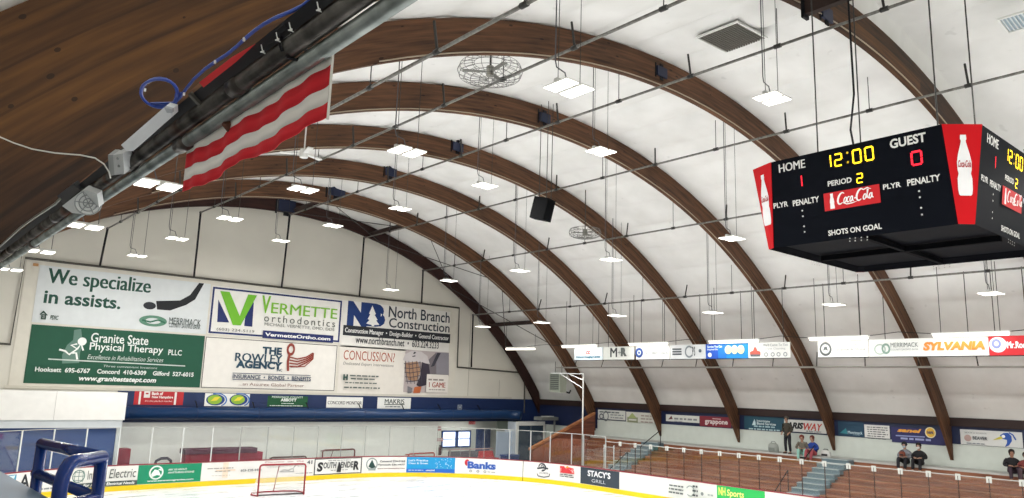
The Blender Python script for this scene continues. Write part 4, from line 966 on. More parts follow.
s.text('sanel', (897.3, 431.8), (921.5, 429.2), 'e8a23c', bold=.05, shear=.3); s.disc((930.5, 432.6), .21, .22, 'e6dfb8'); s.disc((930.5, 432.6), .17, .18, 'e0b23c'); s.text('NAPA', (927.6, 434), (933.6, 431.2), '26306b', bold=.05); s.line([(896, 435.5), (925, 437)], .05, '8f97c4', 'rule'); s.greek((900, 440), (931, 437.5), 1, '9aa2cc', seed=10); s.finish(o)
o, s = rsign('white banner with a large blue bird head and yellow beak', (961, 446), (1022, 432.5), 'd4d6d4')
s.poly([(1000, 435.3), (1003.5, 433), (1008, 432.8), (1011.5, 436), (1012, 441), (1009, 445.5), (1005, 447), (1007, 443), (1007, 440), (1004, 439.2), (1001, 438.8)], '2452a8'); s.poly([(992.5, 440.2), (1001, 436), (1003, 438.8)], 'c9bd4a'); s.disc((1003.5, 436.4), .06, .06, 'e8eaf0'); s.line([(1009, 432.6), (1013, 435), (1016, 440)], .05, '2452a8')
s.disc((968, 438), .13, .13, 'b59a94'); s.text('BEAVER', (973, 439.5), (987.5, 437), '4a5058', bold=.03); s.text('SKATE & SCHOOL', (965, 433), (987, 433), '7a828a'); s.greek((966.5, 443.8), (988, 443), 1, '7a828a', seed=11); s.finish(o)

# ------------------------------------------------------------------ hung adverts and strip lights over the bleachers
HW = Canvas((29.0, 0, 0), (0, -1, 0), (0, 0, 1))
def hsign(lab, x0, x1, h, z0=6.08, z1=6.72):
    u0, u1 = HW.px(x0, 352)[0], HW.px(x1, 352)[0]; mb = MB(); mb.bb((29.0, -u0, z0), (29.05, -u1, z1), mat(h))
    mb.bb((29.0, -u0, z0-.03), (29.05, -u1, z0), M_BLACK)
    o = lone('hung_advert', mb, lab, 'advert', (29.02, -(u0+u1)/2, z0), 'hung adverts over the bleachers'); s = Sign(HW); s.k = 1
    for f in (.15, .85):
        m = MB(); y = -(u0+(u1-u0)*f); m.tube([(29.03, y, z1), (29.03, y, ZC+sqrt(RO**2-(29.03-X0)**2)-.05)], .015, M_DARKST, 5); m.build('hanger_rod', o)
    s.f = lambda a, b: ((u0+(u1-u0)*a, z0+(z1-z0)*b)); return o, s
def ht(s, t, a, b, c, d, h, **k): return s.text(t, s.f(a, b), s.f(c, d), h, px=False, **k)
def hr(s, a, b, c, d, h, part='print_panel'): return s.rect(s.f(a, b), s.f(c, d), h, part, False)
o, s = hsign('white hung advert with pale blue edge and small red letters', 574.5, 602.5, 'd7e4ea'); ht(s, 'CC', .42, .45, .58, .72, 'b3473f', bold=.08); ht(s, 'Concord Imaging Center', .06, .12, .94, .34, '2a6f8a', bold=.05); s.finish(o)
o, s = hsign('pale hung advert with large black and grey initials', 603.5, 634, 'd2d5cf'); ht(s, 'M', .23, .2, .46, .92, '33373b', bold=.09); ht(s, '+', .48, .4, .58, .7, '6d7270'); ht(s, 'R', .58, .25, .78, .92, '5a605e', bold=.08); s.finish(o)
o, s = hsign('white hung advert with a round blue emblem and faint lettering', 636, 669.5, 'e6e7e4'); s.disc(s.f(.1, .5), .24, .24, '2b4a8c', px=False); s.disc(s.f(.1, .5), .12, .12, 'c7cfe0', px=False, hole=.5); ht(s, 'N.  Team • Bank', .28, .35, .97, .68, 'a9aeb0', bold=.02); s.finish(o)
o, s = hsign('grey white hung advert with dark block lettering and round seal', 670.5, 705.5, 'd0d3d4')
for k in range(3): hr(s, .06, .28+.18*k, .33, .40+.18*k, '4a4f55', 'lettering')
s.disc(s.f(.55, .5), .24, .28, '7e868c', px=False, hole=.7, a0=.8, a1=5.6); ht(s, 'P S', .64, .2, .72, .85, '4a4f55', bold=.03); s.disc(s.f(.86, .55), .08, .08, '55606a', px=False); s.finish(o)
o, s = hsign('bright blue hung advert with three pale yellow discs', 706, 748, '1b86cf'); hr(s, 0, 0, .3, 1, '1f52b8'); hr(s, .3, 0, .5, 1, '1b74cc'); ht(s, 'Service You Can', .04, .74, .4, .9, 'd5e6f5', bold=.03); ht(s, 'Depend On', .04, .54, .3, .68, 'd5e6f5', bold=.03); s.disc(s.f(.1, .25), .1, .1, 'e6f0f8', px=False)
for x in (.55, .7, .85): s.disc(s.f(x, .58), .17, .19, 'd9dfa8', px=False)
s.finish(o)
o, s = hsign('white hung advert with a red row of vans and grey icons', 748.5, 790, 'dfe0dc'); s.poly([s.f(*p) for p in ((.04, .2), (.04, .42), (.12, .5), (.14, .72), (.2, .72), (.22, .5), (.3, .42), (.3, .2))], 'b5564a', px=False); hr(s, .05, .1, .29, .24, '5a5f66', 'emblem'); ht(s, 'We’ll Come To You', .36, .75, .96, .92, '9aa0a2', bold=.02); ht(s, 'Carpet Cleaning', .36, .5, .9, .66, '9aa0a2')
for x in (.44, .6, .74, .9): s.disc(s.f(x, .22), .09, .09, '8d9396', px=False, hole=.6)
s.finish(o)
o, s = hsign('white hung advert with a round black seal', 818, 868.5, 'e2e3df'); s.disc(s.f(.16, .5), .25, .27, '5a5f60', px=False); s.disc(s.f(.16, .5), .17, .18, 'd0d2cf', px=False); s.poly([s.f(*p) for p in ((.11, .4), (.14, .65), (.19, .66), (.21, .38), (.16, .46))], '5a5f60', px=False); ht(s, 'Landscape', .46, .66, .85, .86, 'a9acab', bold=.02); ht(s, 'Granite & Stone', .36, .38, .95, .58, 'a9acab', bold=.02); ht(s, 'www.swensongranite.com', .3, .12, .96, .26, 'b5b0a8'); s.finish(o)
o, s = hsign('long white hung advert with orange slanted capitals', 869.3, 989, 'e0e2de'); s.disc(s.f(.1, .42), .22, .2, 'a7b5ac', px=False, hole=.75); s.disc(s.f(.155, .45), .16, .2, '7f9a8e', px=False, hole=.6); ht(s, 'MERRIMACK', .2, .52, .44, .78, '55605e'); ht(s, 'COUNTY SAVINGS BANK', .2, .34, .44, .44, '7d8584'); ht(s, 'SYLVANIA', .48, .3, .975, .78, 'e08a36', bold=.06, shear=.2); s.finish(o)
o, s = hsign('red hung advert with white lettering and a pale round head emblem', 989.5, 1036, 'c4232b'); s.disc(s.f(.2, .55), .26, .26, 'd9d9e6', px=False); s.disc(s.f(.17, .6), .14, .16, '7a84b8', px=False, hole=.5); ht(s, 'Mr.Rooter', .4, .35, .98, .7, 'eef0f2', bold=.05); s.finish(o)
E_LAMP = mat('fff6e6', .4, emit=3.0)
for i, (x0, x1, yy) in enumerate(((562, 597, 347.5), (629, 668, 346.3), (709, 759, 343), (809, 869, 340.5), (932, 1011, 336.5))):
    y0, y1 = at(x0, yy, 0, 28.75).y, at(x1, yy, 0, 28.75).y; z = 6.78
    t = thing('strip_light', f'long lit strip light above the hung adverts, {ORD[i]} from the far end', 'light', (28.75, (y0+y1)/2, z), 'strip lights over the hung adverts')
    mb = MB(); mb.bb((28.66, y1, z+.03), (28.84, y0, z+.09), M_WHITE); mb.build('housing', t); mb = MB(); mb.tube([(28.75, y1+.05, z), (28.75, y0-.05, z)], .06, E_LAMP, 8); mb.build('lamp_tube', t)
    for y in (y0-.3, y1+.3): mb = MB(); mb.tube([(28.75, y, z+.09), (28.75, y, ZC+sqrt(RO**2-(28.75-X0)**2)-.05)], .012, M_DARKST, 5); mb.build('hanger_wire', t)
y0, y1 = at(500, 348.5, 0, 28.4).y, at(536, 348.5, 0, 28.4).y
t = thing('strip_light', 'lone lit strip light at the end wall beyond the row over the adverts', 'light', (28.4, 35, 6.75), 'strip lights over the hung adverts')
p, q = at(506, 349, 1, 34.8), at(535, 348.8, 1, 33.4); mb = MB(); mb.tube([p, q], .06, E_LAMP, 8); mb.build('lamp_tube', t); mb = MB(); mb.tube([p+V((0, 0, .07)), q+V((0, 0, .07))], .05, M_WHITE, 6); mb.build('housing', t)
for w in (p, q): mb = MB(); mb.tube([w+V((0, 0, .1)), V((w.x, w.y, ZC+sqrt(RO**2-(w.x-X0)**2)-.05))], .012, M_DARKST, 5); mb.build('hanger_wire', t)

# ------------------------------------------------------------------ twin panel ceiling lights
E_PANEL = mat('fffaf2', .4, emit=3.2, noise=.0)
def panel_light(loc, label, group):
    x, y, z = loc; t = thing('panel_light', label, 'light', loc, group)
    zr = ZC+sqrt(RO**2-(x-X0)**2)-.06
    mb = MB(); mb.bb((x-.30, y-.04, z+.03), (x+.30, y+.04, z+.10), mat('c9cac6', .5, .3)); mb.bb((x-.32, y-.27, z+.012), (x-.04, y+.27, z+.035), mat('d9dad6', .5)); mb.bb((x+.04, y-.27, z+.012), (x+.32, y+.27, z+.035), mat('d9dad6', .5)); mb.build('housing', t)
    for sx in (-1, 1):
        mb = MB(); mb.bb((x+sx*.18-.13, y-.26, z), (x+sx*.18+.13, y+.26, z+.011), E_PANEL); mb.build('diffuser', t)
        mb = MB(); mb.tube([(x+sx*.25, y, z+.09), (x+sx*.25, y, zr)], .008, M_DARKST, 4); mb.build('hanger_wire', t)
    mb = MB(); mb.tube([(x-.02, y+.02, z+.1), (x-.08, y+.02, z+.26), (x-.27, y+.02, z+.3), (x-.3, y+.02, z+.42), (x-.3, y+.02, zr)], .012, mat('55565a'), 5); mb.build('power_cord', t)
    return t
ROWS = [('beside the overhead pipes', 7.6, [(10, 270), (40, 252), (85, 227), (158, 186)]),
        ('before the fan cages', 9.25, [(137, 256), (177, 239), (230, 219), (303, 190), (407, 152), (569, 89)]),
        ('under the roof crown', 10.62, [(281, 241), (333, 226), (400, 209), (485, 186), (601, 152), (772, 99)]),
        ('beside the hanging speaker', 9.15, [(391, 290), (449, 281), (520, 271), (611, 260), (732, 239)]),
        ('over the bleachers', 7.62, [(483, 327), (542, 323), (617, 316), (713, 313), (834, 305), (991, 294)])]
LOCS = []
for nm, z, pts in ROWS:
    for i, p in enumerate(pts):
        q = at(*p, 2, z); panel_light(tuple(q), f'twin panel ceiling light, {ORD[i]} from the end wall in row {nm}', 'twin panel ceiling lights'); LOCS.append(q)

# ------------------------------------------------------------------ fans
def cage_fan(loc, dia, label, blades=True):
    t = thing('ceiling_fan', label, 'fan', loc); c = V(loc); r = dia/2; wire = mat('70706d', .5)
    mb = MB()
    for k in range(20):
        a = 2*pi*k/20; d = V((cos(a), sin(a), 0))
        mb.tube([c+d*.06+V((0, 0, -.2)), c+d*r*.6+V((0, 0, -.19)), c+d*r*.95+V((0, 0, -.1)), c+d*r+V((0, 0, .02)), c+d*r*.93+V((0, 0, .15)), c+d*r*.5+V((0, 0, .22))], .007, wire, 4)
    for f, z in ((1.0, .02), (.95, -.1), (.6, -.19), (.3, -.2), (.93, .15), (.5, .22), (.78, -.155)):
        mb.tube([c+V((cos(2*pi*k/32)*r*f, sin(2*pi*k/32)*r*f, z)) for k in range(32)], .007, wire, 4, True)
    mb.build('wire_cage', t)
    mb = MB()
    for k in range(3):
        a = 2*pi*k/3+.4; d = V((cos(a), sin(a), 0)); e = V((-sin(a), cos(a), 0))
        mb.prism([c+d*.1-e*.05, c+d*r*.85-e*.07, c+d*r*.85+e*.07, c+d*.1+e*.05], (0, 0, .012), mat('77776f', .5))
    mb.build('blades', t)
    mb = MB(); mb.tube([c+V((0, 0, -.1)), c+V((0, 0, .14))], .09, mat('9b9a90', .4, .3), 12); mb.build('motor', t)
    mb = MB(); mb.tube([c+V((0, 0, .14)), V((c.x, c.y, ZC+sqrt(RO**2-(c.x-X0)**2)-.05))], .02, M_DARKST, 6); mb.build('down_rod', t)
    return t
cage_fan(at(490, 72, 1, 13.4), 1.55, 'large wire caged ceiling fan under the white roof near the middle')
cage_fan(at(585, 233, 1, 21.0), 1.30, 'smaller wire caged ceiling fan beside the black speaker')
p = at(304, 154, 1, 18.6); t = thing('ceiling_fan', 'white open bladed ceiling fan beside the end of the striped bunting', 'fan', p); mb = MB(); mb.tube([p+V((0, 0, -.1)), p+V((0, 0, .12))], .11, M_WHITE, 12); mb.build('motor', t)
for k in range(3):
    a = 2*pi*k/3+.35; d = V((cos(a), sin(a), 0)); e = V((-sin(a), cos(a), 0)); mb = MB(); mb.prism([p+d*.1-e*.05, p+d*.62-e*.075, p+d*.62+e*.075, p+d*.1+e*.05], (0, 0, .03), M_WHITE); mb.build('blade', t)
mb = MB(); mb.tube([p+V((0, 0, .1)), V((p.x, p.y, ZC+sqrt(RO**2-(p.x-X0)**2)-.05))], .02, M_WHITE, 6); mb.build('down_rod', t)

# ------------------------------------------------------------------ loudspeaker
p = at(542, 209, 1, 16.75); t = thing('loudspeaker', 'black loudspeaker hung on wires below the roof', 'speaker', p+V((0, 0, -.4)))
Rm = Matrix.Rotation(radians(18), 3, 'Z') @ Matrix.Rotation(radians(14), 3, 'X')
mb = MB(); W = [(-.24, -.27), (.24, -.27), (.17, .27), (-.17, .27)]
mb.prism([p+Rm @ V((x, y, -.34)) for x, y in W], Rm @ V((0, 0, .68)), mat('0c0d0f', .7, spec=.05)); mb.build('cabinet', t)
mb = MB(); mb.prism([p+Rm @ V((x, -.272, z)) for x, z in ((-.2, -.3), (.2, -.3), (.2, .3), (-.2, .3))], Rm @ V((0, -.012, 0)), mat('0e0f11', .8, spec=.04)); mb.build('grille', t)
for x, y in ((-.15, -.15), (.15, -.15), (0, .2)):
    q = p+Rm @ V((x, y, .34)); mb = MB(); mb.tube([q, V((q.x, q.y, ZC+sqrt(RO**2-(q.x-X0)**2)-.05))], .012, M_DARKST, 5); mb.build('hanger_wire', t)

# ------------------------------------------------------------------ ceiling grilles
def grille(label, X, Y, w, d, h1, h2, nsl):
    ph = math.asin((X-X0)/21.55); c = V((X, Y, ZC+21.50*cos(ph))); tx = V((cos(ph), 0, -sin(ph))); n = V((sin(ph), 0, cos(ph))); Ry = V((0, 1, 0))
    t = thing('ceiling_grille', label, 'grille', c); B = lambda u, v, k: c+tx*u+Ry*v+n*k
    mb = MB(); mb.prism([B(-w/2, -d/2, 0), B(w/2, -d/2, 0), B(w/2, d/2, 0), B(-w/2, d/2, 0)], n*.03, mat(h1)); mb.build('backing', t)
    mb = MB(); 
    for k in range(nsl):
        v = -d/2+d*(k+.5)/nsl; mb.prism([B(-w/2, v-.012, -.03), B(w/2, v-.012, -.03), B(w/2, v+.012, -.03), B(-w/2, v+.012, -.03)], n*.03, mat(h2))
    mb.build('slats', t); mb = MB(); f = .04
    for a in ((-w/2-f, -d/2-f, w/2+f, -d/2), (-w/2-f, d/2, w/2+f, d/2+f), (-w/2-f, -d/2, -w/2, d/2), (w/2, -d/2, w/2+f, d/2)): mb.prism([B(a[0], a[1], -.04), B(a[2], a[1], -.04), B(a[2], a[3], -.04), B(a[0], a[3], -.04)], n*.05, M_WHITE)
    mb.build('frame', t); return t
grille('dark slatted square grille set in the white roof', 15.47, 9.95, 1.25, 1.12, '4a4843', '77746d', 16)
grille('pale grilled panel in the roof at the upper edge above the scoreboard', 19.0, 4.75, .62, .62, '9fb0ba', 'd5dadc', 8)
# ------------------------------------------------------------------ scoreboard
t = thing('scoreboard', 'black hanging four sided scoreboard with red corner panels', 'scoreboard', (14.15, 5.63, 7.1))
zt, zb_ = 8.67, 7.12
def octo(x0, x1, y0, y1, c, d, e): return [(x0, y0+e), (x0, y1-d), (x0+c, y1), (x1-c, y1), (x1, y1-d), (x1, y0+e), (x1-e, y0), (x0+e, y0)]
TO = octo(12.2, 16.1, 3.78, 7.57, .2, .49, .42); BO = octo(12.39, 15.95, 3.97, 7.33, .08, .137, .17)
BLK = mat('0c0f16', .55, spec=.04); mb = MB()
vs = [(x, y, zt) for x, y in TO]+[(x, y, zb_) for x, y in BO]
mb.add(vs, [(i, (i+1) % 8, (i+1) % 8+8, i+8) for i in range(8)]+[tuple(range(8))], BLK); mb.build('cabinet', t)
mb = MB(); BI = octo(12.45, 15.89, 4.03, 7.27, .08, .13, .16); mb.add([(x, y, zb_) for x, y in BO]+[(x, y, zb_+.12) for x, y in BI], [(i, (i+1) % 8, (i+1) % 8+8, i+8) for i in range(8)]+[tuple(range(8, 16))], mat('0b0c11', .6, spec=.04))
for x in (14.17,): mb.bb((x-.04, 4.1, zb_+.0), (x+.04, 7.2, zb_+.1), mat('0a0b0e', .7, spec=.03))
for y in (5.66,): mb.bb((12.5, y-.04, zb_+.01), (15.85, y+.04, zb_+.09), mat('0a0b0e', .7, spec=.03))
mb.build('underside_frame', t)
RED = 'c40d18'
# red corner panels with a white bottle shape
for (i, j) in ((7, 0), (1, 2), (3, 4), (5, 6)):
    a, b = V(TO[i]+(zt,)), V(TO[j]+(zt,)); c_, d_ = V(BO[j]+(zb_,)), V(BO[i]+(zb_,)); n = (b-a).cross(d_-a).normalized()
    mid = (a+b+c_+d_)/4
    if n.dot(mid-V((14.15, 5.65, mid.z))) < 0: n = -n
    mb = MB(); mb.prism([p+n*.004 for p in (a, b, c_, d_)], n*.012, mat('c40d18', .5, spec=.12)); o = mb.build('corner_panel', t)
    cv = Canvas(((c_+d_)/2+n*.02), (0, 0, 1), (0, 0, 1)); up = ((a+b)/2-(c_+d_)/2); H_ = up.length; up.normalize(); ux = up.cross(n); cv.ux, cv.uy, cv.n = ux.normalized(), up, n
    s = Sign(cv); s.LAY = .003
    prof = [(.05, 1.0), (.055, .93), (.04, .9), (.06, .82), (.1, .68), (.125, .55), (.12, .42), (.105, .36), (.125, .28), (.125, .1), (.11, .02), (.09, 0)]
    k0, kh = H_*.28, H_*.61
    prof = [(w*.86, f) for w, f in prof]
    for q in range(len(prof)-1): s.k = 1; s.poly([(prof[q][0], k0+kh*prof[q][1]), (prof[q+1][0], k0+kh*prof[q+1][1]), (-prof[q+1][0], k0+kh*prof[q+1][1]), (-prof[q][0], k0+kh*prof[q][1])], 'e9e9ea', 'bottle_shape', False)
    s.k = 3; s.text('Coca-Cola', (-.095, k0+kh*.46), (.095, k0+kh*.58), 'a8202a', bold=.02, shear=.35, px=False)
    s.finish(o)
    for ch in o.children: pass
# the four faces share one layout, measured on the face toward the stands
def face_canvas(i, j):
    """i: right-hand top corner index, j: left-hand, seen from outside"""
    a, b = V(TO[j]+(zt,)), V(TO[i]+(zt,)); d_, c_ = V(BO[j]+(zb_,)), V(BO[i]+(zb_,))
    ux = (b-a).normalized(); up = ((a+b)/2-(c_+d_)/2).normalized(); n = ux.cross(up)
    cv = Canvas((c_+d_)/2+n*.004, ux, up); return cv
def coke(s, u0, v0, u1, v1, h, part):
    """flowing script: slanted letters with a long swash under the first capital"""
    W, Hh = u1-u0, v1-v0; f = lambda x, y: (u0+W*x, v0+Hh*y); w = Hh*.088
    def arc(cx, cy, rx, ry, a0, a1, n=10, sl=.12): return [f(cx+rx*cos(a)+sl*ry*sin(a), cy+ry*sin(a)) for a in [a0+(a1-a0)*k/n for k in range(n+1)]]
    s.line(arc(.12, .56, .085, .36, .9, 5.4, 14), [w*(.6+.9*sin(pi*k/14)) for k in range(15)], h, part, False); s.line(arc(.62, .60, .085, .36, .9, 5.4, 14), [w*(.6+.9*sin(pi*k/14)) for k in range(15)], h, part, False)
    for cx in (.225, .735): 
        s.line(arc(cx, .42, .033, .17, 0, 2*pi, 12), w*.9, h, part, False)
    s.line(arc(.31, .42, .03, .17, .8, 5.5, 10), w*.9, h, part, False); s.line(arc(.39, .42, .03, .17, 0, 2*pi, 12), w*.9, h, part, False); s.line([f(.432, .6), f(.427, .32), f(.455, .26)], w*.9, h, part, False)
    s.line([f(.475, .42), f(.52, .45)], w*.9, h, part, False); s.line([f(.795, .3), f(.82, .55), f(.852, .86), f(.828, .88), f(.81, .5), f(.835, .26)], w*.7, h, part, False)
    s.line(arc(.895, .42, .03, .17, 0, 2*pi, 12), w*.9, h, part, False); s.line([f(.94, .6), f(.935, .32), f(.97, .28)], w*.9, h, part, False)
    s.line([f(.17, .25), f(.28, .12), f(.42, .14), f(.55, .2)], [w*.4, w*.9, w*.8, w*.2], h, part, False); s.line([f(.66, .95), f(.74, .86), f(.84, .95), f(.93, .82)], [w*.3, w*.9, w*.8, w*.2], h, part, False)
main = face_canvas(0, 1)
def U(x, y): return main.px(x, y)
def face(cv, part):
    s = Sign(cv); s.LAY = .003; Wt, YL, RD = 'dcdcd8', 'ffd21c', 'ff1c30'
    def t_(txt, x0, y0, x1, y1, h, **k): s.k = 1; s.text(txt, U(x0, y0), U(x1, y1), h, px=False, **k)
    t_('HOME', 778, 172, 803.5, 158.5, Wt, bold=.03); t_('GUEST', 889, 150, 924, 133.5, Wt, bold=.03)
    t_('PERIOD', 827.2, 186.5, 850.5, 177, Wt, bold=.025); t_('PLYR', 773.2, 207.5, 787.2, 200, Wt, bold=.025); t_('PENALTY', 792.5, 205.5, 818.2, 195.5, Wt, bold=.025)
    t_('PLYR', 882.7, 190.5, 900, 182.5, Wt, bold=.025); t_('PENALTY', 907, 187.2, 939.2, 175.5, Wt, bold=.025); t_('SHOTS ON GOAL', 828.5, 235.5, 881.5, 223.5, Wt, bold=.025)
    (u0, v0), (u1, v1) = U(824.5, 211), U(878.5, 184.5); s.k = 1; s.rect((u0, v0), (u1, v1), RED, 'logo_panel', False)
    w_ = u1-u0; h_ = v1-v0
    bp = [(.045, .93), (.04, .75), (.06, .6), (.07, .45), (.06, .32), (.07, .2), (.068, .08)]
    for q in range(len(bp)-1): s.k = 2; s.poly([(u0+w_*(.15+bp[q][0]*.6), v0+h_*bp[q][1]), (u0+w_*(.15+bp[q+1][0]*.6), v0+h_*bp[q+1][1]), (u0+w_*(.15-bp[q+1][0]*.6), v0+h_*bp[q+1][1]), (u0+w_*(.15-bp[q][0]*.6), v0+h_*bp[q][1])], 'efeeee', 'logo_panel', False)
    s.k = 2; coke(s, u0+w_*.24, v0+h_*.1, u0+w_*.92, v0+h_*.95, 'f3f1f0', 'logo_panel'); s.k = 1
    for ch, x0, y0, x1, y1 in (('1', 823.5, 168, 828.8, 155), ('2', 834.2, 166.3, 839.8, 153.4), ('0', 852.5, 163.8, 858.8, 149.5), ('0', 864.8, 161.3, 871, 147)): s.seg(ch, U(x0, y0), U(x1, y1), YL, 2.2); s.k = 1
    for x, y in ((846, 153), (846.8, 162.3)): s.disc(U(x, y), .02, .02, YL, 'digit', False, n=8); s.k = 1
    s.seg('2', U(856.5, 183.3), U(861.2, 173.5), YL, 2.2); s.k = 1
    s.seg('1', U(796.2, 186.6), U(800.2, 174.8), RD, 1.5); s.k = 1; s.seg('0', U(911.5, 166.6), U(919.7, 152), RD, 1.5); s.k = 1
    for x, y in ((801.8, 209.8), (802.5, 215.5), (803.8, 225.5), (804.5, 231), (918.7, 192.3), (919.6, 198.5), (921, 209), (922, 215.7)): s.disc(U(x, y), .016, .016, 'd6d6d2', 'indicator_dot', False, n=8); s.k = 1
    for x in (850, 855.5, 861.5, 867.5):
        for y in (238.2, 241): s.disc(U(x, y-(x-850)*.06), .012, .012, 'b9b9b5', 'indicator_dot', False, n=6); s.k = 1
    s.finish(t)
for (i, j) in ((0, 1), (6, 7), (4, 5), (2, 3)): face(face_canvas(i, j), None)
for x, y in ((13.2, 4.6), (15.0, 4.6), (13.2, 6.7), (15.0, 6.7)):
    mb = MB(); mb.tube([(x, y, zt), (x, y, ZC+sqrt(RO**2-(x-X0)**2)-.05)], .014, M_DARKST, 5); mb.build('hanger_cable', t)
mb = MB(); mb.tube([(13.0, 5.9, zt), (12.95, 5.95, 9.2), (13.05, 5.9, 9.9), (13.0, 5.9, 12.8)], .02, M_BLACK, 6); mb.build('power_cord', t)

# ------------------------------------------------------------------ pipes, channel and fittings passing overhead beside the camera
def lp(theta, rho): return rho*cos(radians(theta)), CH+rho*sin(radians(theta))
RHO = 1.25; YN, YF = 1.0, 34.0
def tubeline(name, label, theta, r, mt, cat='pipe', rho=RHO, n=14):
    x, z = lp(theta, rho); mb = MB(); mb.tube([(x, YN, z), (x, YF, z)], r, mt, n); o = lone(name, mb, label, cat, (x, 12, z), smooth=False); return x, z
t = thing('steel_main_pipe', 'rusty dark steel pipe, the thickest running overhead beside the wood', 'pipe', (*lp(48.7, RHO)[:1], 5, lp(48.7, RHO)[1]))
x, z = lp(48.7, RHO); mb = MB(); mb.tube([(x, YN, z), (x, YF, z)], .0285, M_PIPE, 16); mb.build('pipe_run', t, True)
for k, y in enumerate((2.35, 3.6, 5.2, 6.9)): mb = MB(); mb.tube([(x, y-.04, z), (x, y+.04, z)], .034, mat_steel('coupling', '2d2a27', '4b4642', '5b3320') if k == 0 else M_PIPE, 14); mb.build('coupling', t, True)
mb = MB()
mb.tube([(x+.04*cos(a), 1.95, z+.04*sin(a)) for a in [k*pi/8-2.0 for k in range(16)]], .005, M_BLACK, 5); mb.build('hook', t)
t = thing('grey_lower_pipe', 'smooth grey galvanised pipe, lowest of the overhead bundle above the bunting', 'pipe', (*lp(46.1, RHO)[:1], 5, lp(46.1, RHO)[1]))
x, z = lp(46.15, RHO); mb = MB(); mb.tube([(x, YN, z), (x, YF, z)], .024, M_DUCTP, 16); mb.build('pipe_run', t, True)
for y in (3.0, 4.4, 6.2, 8.0): mb = MB(); mb.tube([(x, y-.05, z), (x, y+.05, z)], .031, M_PIPE, 14); mb.build('coupling', t, True)
mb = MB(); mb.tube([(x, 2.55, z-.03), (x+.03, 2.57, z-.05), (x+.05, 2.55, z-.03)], .016, mat('5b3320', .6), 8); mb.build('rusty_clamp', t, True)
# black strut channel
t = thing('strut_channel', 'black metal channel along the top of the overhead pipe bundle', 'channel', (*lp(51, RHO)[:1], 5, lp(51, RHO)[1]))
x, z = lp(50.85, RHO); Rt = Matrix.Rotation(-radians(50.85-90), 3, 'Y'); mb = MB()
Rc = Matrix(((cos(radians(50.85)), 0, -sin(radians(50.85))), (0, 1, 0), (sin(radians(50.85)), 0, cos(radians(50.85)))))
mb.box((x, (YN+YF)/2, z), (.03, YF-YN, .036), M_BLACK, Rc); mb.build('channel_run', t)
for y in (2.62, 1.6, 3.5): mb = MB(); mb.box(V((x, y, z))+Rc @ V((-.02, 0, 0)), (.012, .02, .05), mat('55534c', .5, .3), Rc); mb.build('bracket', t)
# white zip ties and dark wires
for i, (px0, py0, lab) in enumerate(((262, 50, 'white cable tie on the black channel beside the red strip'), (277, 38, 'white cable tie on the black channel beyond the red strip'), (290, 28, 'white cable tie with splayed tails on the black channel'), (318, 8, 'white cable tie loop near the top edge of the picture'))):
    p = CAM+ray(px0, py0)*1.0; d = ray(px0, py0); k = (RHO-.03)/hypot(d.x, d.z); p = CAM+d*k; sc = .012
    mb = MB(); mb.tube([p+CU*sc*1.3-CR*sc*.2, p+CU*sc*.3, p-CU*sc*.6+CR*sc*.3, p-CU*sc*.9+CR*sc*.8], .0017, M_WHITE, 5); mb.tube([p-CU*sc*.4+CR*sc*.2, p-CU*sc*.5-CR*sc*.4], .002, M_WHITE, 5); mb.box(p-CU*sc*.4+CR*sc*.2, (.006, .006, .006), M_WHITE)
    lone('cable_tie', mb, lab, 'cable tie', p, 'white cable ties on the channel')
def onrho(x, y, rho): d = ray(x, y); return CAM+d*(rho/hypot(d.x, d.z))
mb = MB(); pts = [onrho(x, y, 1.24) for x, y in ((268, 44), (274, 40), (282, 33), (288, 26), (286, 22), (276, 30))]; mb.tube(pts, .006, M_BLACK, 6); lone('wire_bundle', mb, 'tangle of black wire on the channel above the white ties', 'wire', pts[0])
# red strip lying along the channel
mb = MB(); A = [onrho(x, y, 1.205) for x, y in ((199, 82.5), (203.5, 87.5), (236, 62), (256, 43.5), (252, 45.5), (232, 57))]; 
nrm = ray(225, 65).normalized(); mb.prism(A, nrm*.008, mat('cf1b22', .6)); lone('red_strip', mb, 'folded bright red cloth strip tucked above the black channel', 'cloth strip', A[0])
# blue network cable with a coil
t = thing('network_cable', 'blue network cable running to a hanging coil above the white box', 'cable', onrho(160, 92, 1.25)); mb = MB(); BL = mat('2447a8', .4)
C_ = []
for k in range(46):
    a = 2*pi*k/22; C_.append(onrho(159+17.5*cos(a)+1.2*sin(k*.31), 93+14.5*sin(a)+.8*cos(k*.5), 1.24-.0004*k))
mb.tube(C_, .0052, BL, 6); mb.tube([onrho(162+19*cos(a), 93+13*sin(a), 1.235) for a in [k*2*pi/20 for k in range(8)]]+[onrho(176, 103, 1.235), onrho(168, 107, 1.24)], .005, BL, 6); mb.build('coil', t, True)
mb = MB(); mb.tube([onrho(x, y, 1.245) for x, y in ((170, 106), (179, 99), (186, 89), (194, 79), (205, 69), (215, 62), (226, 55), (236, 47), (244, 39.5), (254, 31), (264, 24), (276, 17.5), (290, 12), (302, 6), (318, -6))], .0055, BL, 6); mb.build('lead', t, True)
for x, y in ((145, 90), (184, 94), (215, 62), (244, 39.5)): mb = MB(); q = onrho(x, y, 1.236); mb.box(q, (.006, .006, .011), M_WHITE); mb.build('tie', t)
